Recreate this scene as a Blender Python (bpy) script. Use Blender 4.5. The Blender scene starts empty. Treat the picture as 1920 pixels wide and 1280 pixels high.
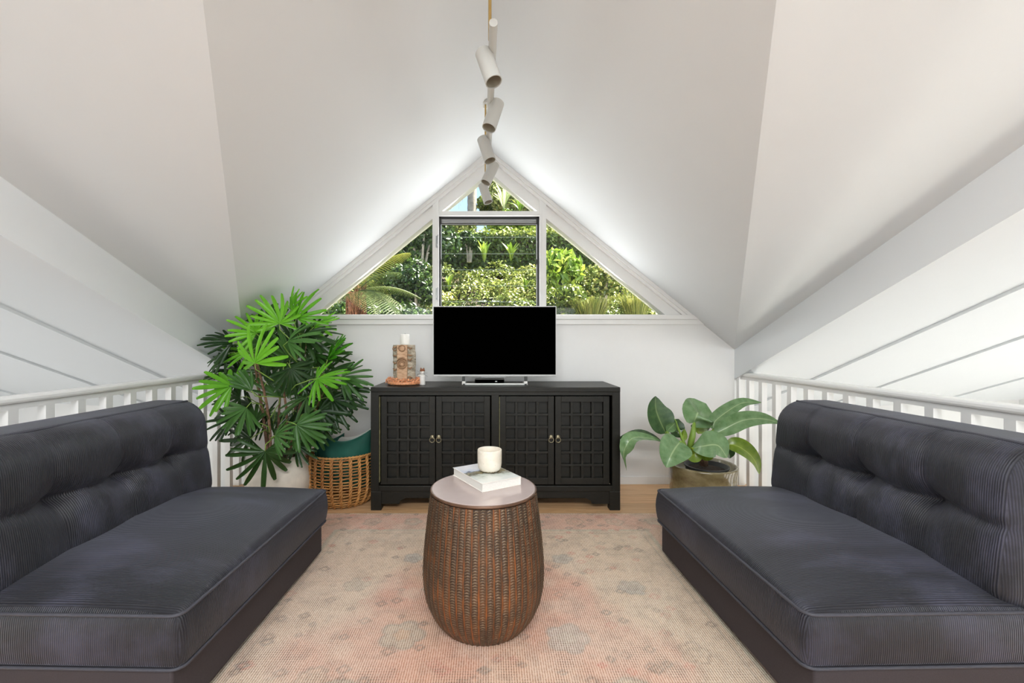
import bpy, bmesh, math, random
import numpy as np
from mathutils import Vector, Matrix

random.seed(7)
RNG = np.random.default_rng(11)
PI = math.pi
S = bpy.context.scene
COL = S.collection

# ------------------------------------------------------------------ camera, sky, sun, room lights, exposure
CAM_H = 1.148
F = 830.0
cam = bpy.data.cameras.new('camera')
cam.sensor_width = 36.0
cam.lens = F / 1920.0 * 36.0
cam.shift_x = 42.0 / 1920.0
cam.clip_start = 0.05
camo = bpy.data.objects.new('camera', cam)
COL.objects.link(camo)
camo.location = (0, 0, CAM_H)
camo.rotation_euler = (PI / 2, 0, 0)
S.camera = camo

SUN_DIR = Vector((-0.46, -0.10, -0.88)).normalized()      # the way the light travels
world = bpy.data.worlds.new('sky')
S.world = world
world.use_nodes = True
wn = world.node_tree.nodes
wl = world.node_tree.links
wn.clear()
wo = wn.new('ShaderNodeOutputWorld')
wb = wn.new('ShaderNodeBackground')
sk = wn.new('ShaderNodeTexSky')
sk.sky_type = 'NISHITA'
sk.sun_disc = False
sk.sun_elevation = math.asin(-SUN_DIR.z)
sk.sun_rotation = math.atan2(-SUN_DIR.x, -SUN_DIR.y)
sk.air_density = 1.0
sk.dust_density = 0.6
wb.inputs['Strength'].default_value = 0.30
wl.new(sk.outputs[0], wb.inputs['Color'])
wl.new(wb.outputs[0], wo.inputs['Surface'])

sun = bpy.data.lights.new('sun', 'SUN')
sun.energy = 32.0
sun.angle = 0.01
sun.color = (1.0, 0.95, 0.84)
suno = bpy.data.objects.new('sun', sun)
COL.objects.link(suno)
suno.location = (6, -8, 12)
suno.rotation_euler = SUN_DIR.to_track_quat('-Z', 'Y').to_euler()


def area(name, loc, direction, sx, sy, power, colour=(1, 1, 1)):
    l = bpy.data.lights.new(name, 'AREA')
    l.shape = 'RECTANGLE'
    l.size = sx
    l.size_y = sy
    l.energy = power
    l.color = colour
    o = bpy.data.objects.new(name, l)
    COL.objects.link(o)
    o.location = loc
    o.rotation_euler = Vector(direction).to_track_quat('-Z', 'Y').to_euler()
    return o


# added lamps in unseen wall openings: fill behind the camera, daylight at the sides
area('fill_front', (0, -4.66, 1.05), (0, 1, 0), 4.6, 2.0, 48, (0.93, 0.97, 1.0))
area('daylight_left', (-5.66, 0.8, -0.75), (1, 0, 0), 4.2, 2.3, 80, (1.0, 0.965, 0.92))
area('daylight_right', (5.66, 0.8, -0.75), (-1, 0, 0), 4.2, 2.3, 70, (1.0, 0.98, 0.95))

area('fill_roof', (0, -1.75, 3.12), (0, 0.78, -0.62), 2.6, 0.7, 135, (0.98, 0.99, 1.0))  # added fill under the ridge to brighten the floor; no roof opening
area('daylight_gable_low', (0, 3.622, 1.58), (0, -1, 0.0), 2.1, 0.40, 10.5, (0.98, 0.99, 1.0))
area('daylight_gable_top', (0, 3.622, 2.05), (0, -1, 0.0), 0.86, 0.46, 5.5, (0.98, 0.99, 1.0))

vs = S.view_settings
vs.view_transform = 'Standard'
vs.look = 'None'
vs.exposure = 0.3
vs.gamma = 1.0
vs.use_curve_mapping = False
S.cycles.max_bounces = 10
S.cycles.diffuse_bounces = 6
S.cycles.transparent_max_bounces = 16


# ------------------------------------------------------------------ materials
def srgb(r, g, b):
    def f(c):
        c /= 255.0
        return c / 12.92 if c <= 0.04045 else ((c + 0.055) / 1.055) ** 2.4
    return (f(r), f(g), f(b), 1.0)


class NT:
    def __init__(self, name):
        self.m = bpy.data.materials.new(name)
        self.m.use_nodes = True
        self.n = self.m.node_tree.nodes
        self.l = self.m.node_tree.links
        self.bsdf = self.n['Principled BSDF']
        self.out = self.n['Material Output']

    def new(self, t, **kw):
        nd = self.n.new(t)
        for k, v in kw.items():
            setattr(nd, k, v)
        return nd

    def link(self, a, b):
        self.l.new(a, b)

    def set(self, k, v):
        self.bsdf.inputs[k].default_value = v

    def coord(self, kind='Object'):
        return self.new('ShaderNodeTexCoord').outputs[kind]

    def noise(self, vec, scale, detail=4, rough=0.55, out='Fac'):
        nd = self.new('ShaderNodeTexNoise')
        nd.inputs['Scale'].default_value = scale
        nd.inputs['Detail'].default_value = detail
        nd.inputs['Roughness'].default_value = rough
        if vec is not None:
            self.link(vec, nd.inputs['Vector'])
        return nd.outputs[out]

    def mapping(self, vec, scale=(1, 1, 1), loc=(0, 0, 0), rot=(0, 0, 0)):
        nd = self.new('ShaderNodeMapping')
        nd.inputs['Scale'].default_value = scale
        nd.inputs['Location'].default_value = loc
        nd.inputs['Rotation'].default_value = rot
        self.link(vec, nd.inputs['Vector'])
        return nd.outputs[0]

    def ramp(self, fac, stops, interp='LINEAR'):
        nd = self.new('ShaderNodeValToRGB')
        cr = nd.color_ramp
        cr.interpolation = interp
        while len(cr.elements) < len(stops):
            cr.elements.new(0.5)
        for e, (p, c) in zip(cr.elements, stops):
            e.position = p
            e.color = c
        self.link(fac, nd.inputs[0])
        return nd.outputs[0]

    def math(self, op, a, b=None, c=None):
        nd = self.new('ShaderNodeMath', operation=op)
        for i, v in enumerate((a, b, c)):
            if v is None:
                continue
            if isinstance(v, (int, float)):
                nd.inputs[i].default_value = v
            else:
                self.link(v, nd.inputs[i])
        return nd.outputs[0]

    def mix(self, fac, a, b, mode='MIX'):
        nd = self.new('ShaderNodeMix', data_type='RGBA', blend_type=mode)
        for i, v in ((0, fac), (6, a), (7, b)):
            if isinstance(v, (int, float, tuple)):
                nd.inputs[i].default_value = v
            else:
                self.link(v, nd.inputs[i])
        return nd.outputs[2]

    def bump(self, h, strength=0.3, dist=0.01):
        nd = self.new('ShaderNodeBump')
        nd.inputs['Strength'].default_value = strength
        nd.inputs['Distance'].default_value = dist
        self.link(h, nd.inputs['Height'])
        self.link(nd.outputs[0], self.bsdf.inputs['Normal'])

    def color(self, c):
        if isinstance(c, tuple):
            self.bsdf.inputs['Base Color'].default_value = c
        else:
            self.link(c, self.bsdf.inputs['Base Color'])


def plain(name, c, rough=0.5, metal=0.0, noise_amt=0.06, noise_scale=8.0, bump=0.0, bump_scale=60, spec=None, coat=0.0):
    t = NT(name)
    v = t.coord()
    if noise_amt > 0:
        f = t.noise(v, noise_scale)
        lo = tuple(x * (1 - noise_amt) for x in c[:3]) + (1,)
        hi = tuple(min(1, x * (1 + noise_amt)) for x in c[:3]) + (1,)
        t.color(t.ramp(f, [(0.3, lo), (0.7, hi)]))
    else:
        t.color(c)
    t.set('Roughness', rough)
    t.set('Metallic', metal)
    if spec is not None:
        t.set('Specular IOR Level', spec)
    if coat:
        t.set('Coat Weight', coat)
        t.set('Coat Roughness', 0.08)
    if bump:
        t.bump(t.noise(v, bump_scale), bump, 0.004)
    return t.m


M = {}
M['wall'] = plain('white_wall_paint', (0.80, 0.795, 0.785, 1), 0.75, noise_amt=0.01, bump=0.05, bump_scale=120, spec=0.2)
M['ceil'] = plain('white_ceiling_paint', (0.752, 0.775, 0.79, 1), 0.8, noise_amt=0.008, noise_scale=2, spec=0.15)
M['trim'] = plain('white_gloss_trim', (0.82, 0.815, 0.80, 1), 0.38, noise_amt=0.01, spec=0.4)
M['lowfloor'] = plain('pale_lower_floor', (0.60, 0.60, 0.59, 1), 0.6)
M['sash'] = plain('black_sash_metal', (0.012, 0.012, 0.012, 1), 0.4, noise_amt=0.05)
M['alu'] = plain('grey_aluminium', (0.34, 0.35, 0.35, 1), 0.35, 0.6, noise_amt=0.04)
M['silver'] = plain('silver_metal', (0.62, 0.62, 0.60, 1), 0.28, 0.55, noise_amt=0.03)
M['tvwhite'] = plain('pale_silver_bezel', (0.60, 0.60, 0.60, 1), 0.35, 0.2, noise_amt=0.02)
M['screen'] = plain('black_screen_glass', (0.0003, 0.0003, 0.0003, 1), 0.5, noise_amt=0.0, spec=0.0)
M['blackplastic'] = plain('black_plastic', (0.015, 0.015, 0.013, 1), 0.3, noise_amt=0.1)
M['spotpaint'] = plain('off_white_powder_coat', (0.52, 0.52, 0.49, 1), 0.5, noise_amt=0.02)
M['spotinner'] = plain('dull_spot_inside', (0.34, 0.31, 0.24, 1), 0.6, noise_amt=0.05)
M['brass'] = plain('brushed_brass', (0.52, 0.35, 0.13, 1), 0.35, 0.7, noise_amt=0.1, noise_scale=30)
M['ring'] = plain('aged_bronze_ring', (0.30, 0.26, 0.17, 1), 0.35, 0.8, noise_amt=0.2, noise_scale=60)
M['olive'] = plain('olive_edge_strip', (0.20, 0.19, 0.09, 1), 0.6, noise_amt=0.4, noise_scale=40)
M['candle'] = plain('white_wax', (0.86, 0.85, 0.80, 1), 0.45, noise_amt=0.01)
M['paper'] = plain('white_page_edges', (0.80, 0.78, 0.73, 1), 0.7, noise_amt=0.05, noise_scale=200)
M['potwhite'] = plain('cream_stone_glaze', srgb(222, 214, 200), 0.55, noise_amt=0.10, noise_scale=14, bump=0.15, bump_scale=35)
M['nursery'] = plain('black_nursery_plastic', (0.03, 0.03, 0.03, 1), 0.45)
M['soil'] = plain('dark_soil', (0.035, 0.022, 0.014, 1), 0.95, noise_amt=0.6, noise_scale=60, bump=1.0, bump_scale=80)
M['figwhite'] = plain('white_glazed_clay', (0.80, 0.78, 0.74, 1), 0.3, noise_amt=0.02)
M['figbrown'] = plain('brown_glazed_clay', (0.25, 0.085, 0.03, 1), 0.4, noise_amt=0.15, noise_scale=80)
M['wire'] = plain('thin_dark_wire', (0.10, 0.09, 0.08, 1), 0.5)
M['velvetwhite'] = plain('ivory_cushion_cloth', (0.72, 0.69, 0.64, 1), 0.9, noise_amt=0.03)
M['basefabric'] = plain('plain_dark_upholstery', srgb(66, 60, 62), 0.75, noise_amt=0.12, noise_scale=300, bump=0.15, bump_scale=700, spec=0.25)
M['piping'] = plain('charcoal_piping', srgb(66, 66, 74), 0.6, noise_amt=0.15, noise_scale=200)
M['trunk'] = plain('grey_trunk_bark', (0.28, 0.24, 0.20, 1), 0.9, noise_amt=0.3, noise_scale=12, bump=0.6, bump_scale=20)
M['fernbark'] = plain('red_brown_fern_fibre', (0.16, 0.06, 0.03, 1), 0.9, noise_amt=0.6, noise_scale=40, bump=1.0, bump_scale=60)
M['cane'] = plain('brown_fibrous_cane', (0.20, 0.11, 0.065, 1), 0.85, noise_amt=0.5, noise_scale=70, bump=0.6, bump_scale=120)
M['petiole'] = plain('green_petiole', (0.20, 0.32, 0.05, 1), 0.4, noise_amt=0.15)
M['earth'] = plain('dark_garden_earth', (0.045, 0.035, 0.02, 1), 0.95, noise_amt=0.5, noise_scale=6, bump=1.0, bump_scale=12)
M['bounce_ground'] = plain('pale_bounce_ground', (0.62, 0.59, 0.53, 1), 0.8, noise_amt=0.2, noise_scale=5)  # unseen pale ground, added to reflect sunlight into the room


def glass_mat():
    t = NT('clear_window_glass')
    tr = t.new('ShaderNodeBsdfTransparent')
    tr.inputs['Color'].default_value = (0.97, 0.985, 0.97, 1)
    gl = t.new('ShaderNodeBsdfGlossy')
    gl.inputs['Roughness'].default_value = 0.03
    fr = t.new('ShaderNodeFresnel')
    fr.inputs['IOR'].default_value = 1.35
    mx = t.new('ShaderNodeMixShader')
    t.link(t.math('MULTIPLY', fr.outputs[0], 0.7), mx.inputs[0])
    t.link(tr.outputs[0], mx.inputs[1])
    t.link(gl.outputs[0], mx.inputs[2])
    t.link(mx.outputs[0], t.out.inputs['Surface'])
    return t.m


M['glass'] = glass_mat()


def blade_edge():
    t = NT('ground_glass_edge')
    t.color((0.55, 0.68, 0.62, 1))
    t.set('Roughness', 0.25)
    t.set('Alpha', 0.55)
    return t.m


M['bladeedge'] = blade_edge()


def wood_floor():
    t = NT('oak_floor_boards')
    v = t.coord()
    oi = t.new('ShaderNodeObjectInfo')
    rnd = oi.outputs['Random']
    comb = t.new('ShaderNodeCombineXYZ')
    t.link(t.math('MULTIPLY', rnd, 37.0), comb.inputs[0])
    t.link(t.math('MULTIPLY', rnd, 11.0), comb.inputs[1])
    add = t.new('ShaderNodeVectorMath', operation='ADD')
    t.link(v, add.inputs[0])
    t.link(comb.outputs[0], add.inputs[1])
    mv = t.mapping(add.outputs[0], (1.2, 22, 8))
    g = t.noise(mv, 2.2, 7, 0.62)
    base = t.ramp(g, [(0.28, srgb(186, 140, 98)), (0.5, srgb(220, 178, 132)), (0.75, srgb(234, 200, 160))])
    tint = t.ramp(rnd, [(0.0, (0.86, 0.84, 0.82, 1)), (1.0, (1.1, 1.07, 1.04, 1))])
    t.color(t.mix(1.0, base, tint, 'MULTIPLY'))
    t.set('Roughness', 0.36)
    t.bump(g, 0.08, 0.003)
    return t.m


M['floor'] = wood_floor()


def corduroy():
    t = NT('charcoal_corduroy')
    v = t.coord()
    sep = t.new('ShaderNodeSeparateXYZ')
    t.link(v, sep.inputs[0])
    nsep = t.new('ShaderNodeSeparateXYZ')
    t.link(t.coord('Normal'), nsep.inputs[0])
    side = t.math('GREATER_THAN', t.math('ABSOLUTE', nsep.outputs[1]), 0.72)
    n0 = t.noise(v, 9, 2)
    wob = t.math('MULTIPLY', n0, 0.002)
    along = t.math('ADD', t.math('ADD', t.math('MULTIPLY', sep.outputs[1], t.math('SUBTRACT', 1.0, side)),
                                 t.math('MULTIPLY', sep.outputs[0], side)), wob)
    w = t.math('SINE', t.math('MULTIPLY', along, 2 * PI / 0.0062))
    w01 = t.math('ADD', t.math('MULTIPLY', w, 0.5), 0.5)
    big = t.noise(t.mapping(v, (3.2, 6.5, 4.0)), 1.0, 6, 0.62)
    fine = t.noise(t.mapping(v, (20, 60, 20)), 8, 3)
    basec = t.ramp(big, [(0.32, srgb(25, 25, 30)), (0.5, srgb(40, 40, 48)), (0.68, srgb(78, 78, 96))])  # random nap patches, with bluish sheen put into the pale stop
    grooved = t.mix(t.math('MULTIPLY', t.math('SUBTRACT', 1.0, w01), 0.72), basec, srgb(16, 16, 19))
    t.color(t.mix(t.math('MULTIPLY', fine, 0.25), grooved, srgb(40, 40, 44)))
    t.set('Roughness', 0.5)
    t.set('Specular IOR Level', 0.42)
    t.set('Sheen Weight', 0.22)
    t.set('Sheen Roughness', 0.4)
    t.set('Sheen Tint', (0.55, 0.57, 0.68, 1))
    t.bump(w01, 0.55, 0.003)
    return t.m


M['corduroy'] = corduroy()


def cabinet_wood():
    t = NT('black_stained_elm')
    v = t.coord()
    g = t.noise(t.mapping(v, (3, 14, 14)), 5, 7, 0.65)
    g2 = t.noise(v, 2.5, 4)
    c = t.ramp(g, [(0.3, srgb(18, 17, 13)), (0.6, srgb(28, 26, 20)), (0.85, srgb(46, 42, 33))])
    t.color(t.mix(t.math('MULTIPLY', g2, 0.2), c, srgb(42, 40, 32)))
    t.set('Roughness', 0.42)
    t.set('Specular IOR Level', 0.32)
    t.bump(g, 0.25, 0.003)
    return t.m


M['cab'] = cabinet_wood()


def rib_bronze():
    t = NT('embossed_bronze_relief')
    at = t.new('ShaderNodeAttribute', attribute_name='relief')
    sep = t.new('ShaderNodeSeparateColor')
    t.link(at.outputs['Color'], sep.inputs[0])
    h, seam = sep.outputs[0], sep.outputs[1]
    oi = t.new('ShaderNodeObjectInfo')
    off = t.new('ShaderNodeVectorMath', operation='ADD')
    cmb = t.new('ShaderNodeCombineXYZ')
    t.link(t.math('MULTIPLY', oi.outputs['Random'], 9.0), cmb.inputs[0])
    t.link(t.coord(), off.inputs[0])
    t.link(cmb.outputs[0], off.inputs[1])
    n = t.noise(off.outputs[0], 6, 5, 0.65)
    n2 = t.noise(off.outputs[0], 38, 4, 0.6)
    dark = t.ramp(n, [(0.3, srgb(52, 43, 37)), (0.52, srgb(80, 58, 42)), (0.72, srgb(126, 80, 46))])
    tip = t.ramp(n2, [(0.3, srgb(116, 98, 78)), (0.7, srgb(166, 146, 116))])
    c = t.mix(t.math('MULTIPLY', t.math('POWER', h, 1.6), 0.8), dark, tip)
    copper = t.ramp(n, [(0.42, srgb(88, 66, 46)), (0.64, srgb(214, 120, 50))])
    t.color(t.mix(t.math('MULTIPLY', seam, 0.85), c, copper))
    t.set('Roughness', 0.45)
    t.set('Metallic', 0.35)
    return t.m


M['rib'] = rib_bronze()


def tabletop():
    t = NT('pale_lilac_metal_top')
    v = t.coord()
    n = t.noise(v, 3.5, 5)
    t.color(t.ramp(n, [(0.3, srgb(184, 164, 158)), (0.7, srgb(204, 188, 184))]))
    t.set('Roughness', 0.3)
    t.set('Metallic', 0.15)
    t.set('Coat Weight', 0.5)
    t.set('Coat Roughness', 0.12)
    return t.m


M['ttop'] = tabletop()
M['copperrim'] = plain('worn_copper_rim', srgb(104, 76, 58), 0.4, 0.5, noise_amt=0.25, noise_scale=40)


def rug_mat():
    t = NT('faded_woven_rug')
    at = t.new('ShaderNodeAttribute', attribute_name='pattern')
    v = t.coord()
    sep = t.new('ShaderNodeSeparateXYZ')
    t.link(v, sep.inputs[0])
    # wool knots stand in rows with the pale warp showing in between
    n = t.noise(v, 120, 2)
    yy = t.math('ADD', sep.outputs[0], t.math('MULTIPLY', n, 0.003))
    row = t.math('ADD', t.math('MULTIPLY', t.math('SINE', t.math('MULTIPLY', yy, 2 * PI / 0.0088)), 0.5), 0.5)
    dash = t.noise(t.mapping(v, (190, 75, 1)), 1.0, 3, 0.65)
    worn = t.ramp(t.math('ADD', t.math('MULTIPLY', row, 0.42), dash), [(0.52, (0, 0, 0, 1)), (0.80, (1, 1, 1, 1))])
    sc = t.new('ShaderNodeSeparateColor')
    t.link(worn, sc.inputs[0])
    pale = t.mix(0.34, at.outputs['Color'], srgb(244, 230, 214))
    dk = t.mix(1.0, at.outputs['Color'], (0.72, 0.62, 0.55, 1), 'MULTIPLY')
    blot = t.noise(v, 3.2, 5, 0.6)
    weft = t.math('ADD', t.math('MULTIPLY', t.math('SINE', t.math('MULTIPLY', sep.outputs[1], 2 * PI / 0.012)), 0.5), 0.5)
    spots = t.noise(t.mapping(v, (9, 9, 1)), 1.0, 4, 0.7)
    knots = t.math('MULTIPLY', t.math('MULTIPLY', t.math('SUBTRACT', 1.0, row), weft), t.math('MULTIPLY', t.math('MAXIMUM', t.math('SUBTRACT', spots, 0.42), 0.0), 3.4))
    c0 = t.mix(sc.outputs[0], dk, pale)
    c = t.mix(t.math('MINIMUM', knots, 0.75), c0, srgb(112, 86, 72))
    t.color(t.mix(t.math('MULTIPLY', blot, 0.10), c, srgb(236, 222, 206)))
    t.set('Roughness', 0.95)
    t.set('Specular IOR Level', 0.1)
    t.bump(t.math('ADD', row, dash), 0.5, 0.003)
    return t.m


M['rug'] = rug_mat()


def leaf_mat(name, stops, rough=0.4, attr=True, trans=0.25, spec=0.4):
    t = NT(name)
    if attr:
        at = t.new('ShaderNodeAttribute', attribute_name='tint')
        f = at.outputs['Fac']
    else:
        oi = t.new('ShaderNodeObjectInfo')
        f = t.math('ADD', t.math('MULTIPLY', oi.outputs['Random'], 0.55), t.math('MULTIPLY', t.noise(t.coord(), 16, 3), 0.45))
    c = t.ramp(f, stops)
    t.color(c)
    t.set('Roughness', rough)
    t.set('Specular IOR Level', spec)
    if trans:
        tl = t.new('ShaderNodeBsdfTranslucent')
        t.link(c, tl.inputs['Color'])
        mx = t.new('ShaderNodeMixShader')
        mx.inputs[0].default_value = trans
        t.link(t.bsdf.outputs[0], mx.inputs[1])
        t.link(tl.outputs[0], mx.inputs[2])
        t.link(mx.outputs[0], t.out.inputs['Surface'])
    return t.m


M['ivy'] = leaf_mat('ivy_leaves', [(0.0, srgb(58, 74, 30)), (0.45, srgb(98, 112, 46)), (0.8, srgb(142, 148, 74)), (1.0, srgb(178, 168, 104))], 0.38)
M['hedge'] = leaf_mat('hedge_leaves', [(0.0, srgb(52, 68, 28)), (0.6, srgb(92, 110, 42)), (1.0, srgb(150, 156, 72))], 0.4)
M['darkleaf'] = leaf_mat('dark_shrub_leaves', [(0.0, srgb(28, 44, 20)), (0.6, srgb(48, 72, 30)), (1.0, srgb(82, 106, 44))], 0.4)  # the left planting's shade is put into these darker leaf greens
M['bright'] = leaf_mat('bright_shrub_leaves', [(0.0, srgb(78, 108, 30)), (0.6, srgb(118, 144, 44)), (1.0, srgb(176, 188, 84))], 0.4)
M['fern'] = leaf_mat('tree_fern_fronds', [(0.0, srgb(60, 74, 36)), (0.6, srgb(98, 108, 52)), (1.0, srgb(168, 166, 70))], 0.5)
M['treeleaf'] = leaf_mat('far_tree_leaves', [(0.0, srgb(84, 100, 44)), (0.6, srgb(138, 150, 76)), (1.0, srgb(204, 204, 136))], 0.5)
M['grassy'] = leaf_mat('straw_grass', [(0.0, srgb(70, 88, 34)), (1.0, srgb(150, 146, 76))], 0.6)
M['agave'] = leaf_mat('pale_strap_leaves', [(0.0, srgb(150, 164, 110)), (1.0, srgb(214, 216, 170))], 0.4)
M['palm_bright'] = leaf_mat('bright_green_fan', [(0.1, srgb(36, 112, 10)), (0.9, srgb(132, 206, 50))], 0.34, attr=False, trans=0.3)  # fan greens from bright to dark, assigned leaf by leaf
M['palm_dark'] = leaf_mat('dark_green_fan', [(0.1, srgb(22, 48, 20)), (0.9, srgb(62, 96, 44))], 0.32, attr=False, trans=0.12)
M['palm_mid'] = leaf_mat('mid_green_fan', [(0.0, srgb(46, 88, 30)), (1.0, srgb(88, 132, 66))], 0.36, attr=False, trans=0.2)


def philo_mat(name, a, b, rib):
    t = NT(name)
    at = t.new('ShaderNodeAttribute', attribute_name='vein')
    n = t.noise(t.coord(), 22, 4)
    c = t.ramp(n, [(0.3, a), (0.7, b)])
    t.color(t.mix(at.outputs['Fac'], c, rib))
    t.set('Roughness', 0.27)
    t.set('Specular IOR Level', 0.5)
    return t.m


M['philo_dark'] = philo_mat('deep_green_blade', srgb(52, 78, 48), srgb(74, 102, 64), srgb(140, 160, 104))
M['philo_mid'] = philo_mat('mid_green_blade', srgb(88, 120, 74), srgb(116, 148, 102), srgb(176, 196, 146))
M['philo_lime'] = philo_mat('lime_green_blade', srgb(92, 122, 26), srgb(124, 148, 40), srgb(178, 192, 92))


def glazed_pot():
    t = NT('olive_glazed_stoneware')
    v = t.coord()
    n = t.noise(t.mapping(v, (5, 5, 9)), 2.2, 6, 0.65)
    t.color(t.ramp(n, [(0.3, srgb(104, 92, 62)), (0.52, srgb(134, 122, 88)), (0.75, srgb(158, 148, 114))]))
    t.set('Roughness', 0.16)
    t.set('Coat Weight', 0.6)
    t.set('Coat Roughness', 0.05)
    t.bump(t.noise(v, 14, 3), 0.12, 0.01)
    return t.m


M['glaze'] = glazed_pot()


def wicker(name, a, b):
    t = NT(name)
    oi = t.new('ShaderNodeObjectInfo')
    v = t.coord()
    n = t.noise(v, 28, 4, 0.6)
    f = t.math('ADD', t.math('MULTIPLY', n, 0.7), t.math('MULTIPLY', oi.outputs['Random'], 0.3))
    t.color(t.ramp(f, [(0.3, a), (0.75, b)]))
    t.set('Roughness', 0.55)
    t.bump(t.noise(v, 180, 2), 0.4, 0.002)
    return t.m


M['wicker'] = wicker('honey_wicker', srgb(132, 82, 36), srgb(206, 152, 88))
M['wickerdark'] = wicker('brown_rope_handle', srgb(112, 76, 46), srgb(164, 118, 78))


def velvet():
    t = NT('emerald_velvet')
    v = t.coord()
    n = t.noise(v, 7, 4)
    t.color(t.ramp(n, [(0.3, srgb(8, 66, 54)), (0.7, srgb(14, 88, 72))]))
    t.set('Roughness', 0.75)
    t.set('Sheen Weight', 0.5)
    t.set('Sheen Roughness', 0.35)
    t.set('Sheen Tint', (0.25, 0.75, 0.6, 1))
    t.bump(t.noise(v, 60, 3), 0.08, 0.004)
    return t.m


M['velvet'] = velvet()


def mug_mat():
    t = NT('speckled_cream_ceramic')
    v = t.coord()
    sep = t.new('ShaderNodeSeparateXYZ')
    t.link(v, sep.inputs[0])
    sp = t.noise(v, 95, 2, 0.7)
    big = t.noise(v, 26, 3)
    base = t.ramp(big, [(0.3, srgb(226, 216, 198)), (0.7, srgb(238, 230, 216))])
    c = t.mix(t.ramp(sp, [(0.66, (0, 0, 0, 1)), (0.74, (1, 1, 1, 1))]), base, srgb(176, 160, 130))
    low = t.ramp(t.math('ADD', sep.outputs[2], t.math('MULTIPLY', sp, 0.014)), [(0.0125, (1, 1, 1, 1)), (0.0155, (0, 0, 0, 1))])
    t.color(t.mix(low, c, srgb(126, 104, 66)))
    t.set('Roughness', 0.3)
    return t.m


M['mug'] = mug_mat()


def cover_mat():
    t = NT('book_cover_landscape_print')
    v = t.coord()
    sep = t.new('ShaderNodeSeparateXYZ')
    t.link(v, sep.inputs[0])
    n = t.noise(v, 16, 6, 0.65)
    band = t.math('ADD', t.math('MULTIPLY', sep.outputs[1], 6.0), t.math('MULTIPLY', t.math('SUBTRACT', n, 0.5), 1.3))
    pic = t.ramp(t.math('ADD', band, 0.5), [(0.0, srgb(236, 240, 236)), (0.28, srgb(206, 214, 206)), (0.40, srgb(108, 98, 72)), (0.5, srgb(186, 176, 140)),
                                            (0.60, srgb(96, 104, 124)), (0.72, srgb(214, 222, 238)), (1.0, srgb(240, 240, 244))])
    t.color(pic)
    t.set('Roughness', 0.3)
    t.set('Coat Weight', 0.4)
    return t.m


M['cover'] = cover_mat()
M['boards'] = plain('white_book_boards', srgb(238, 232, 224), 0.35, noise_amt=0.01)


def log_mat(name, a, b, c):
    t = NT(name)
    v = t.coord()
    n = t.noise(t.mapping(v, (12, 12, 34)), 2.2, 5, 0.7)
    t.color(t.ramp(n, [(0.3, a), (0.5, b), (0.72, c)]))
    t.set('Roughness', 0.85)
    t.bump(n, 0.6, 0.006)
    return t.m


M['logbark'] = log_mat('weathered_log_bark', srgb(112, 104, 88), srgb(176, 166, 146), srgb(222, 214, 200))
M['logwood'] = log_mat('bare_tan_log_wood', srgb(160, 122, 92), srgb(200, 164, 132), srgb(214, 184, 154))
M['logdark'] = log_mat('carved_knot_wood', srgb(120, 92, 68), srgb(156, 122, 92), srgb(176, 142, 112))
M['shell'] = plain('orange_pink_shells', srgb(226, 156, 112), 0.45, noise_amt=0.35, noise_scale=90)


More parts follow.
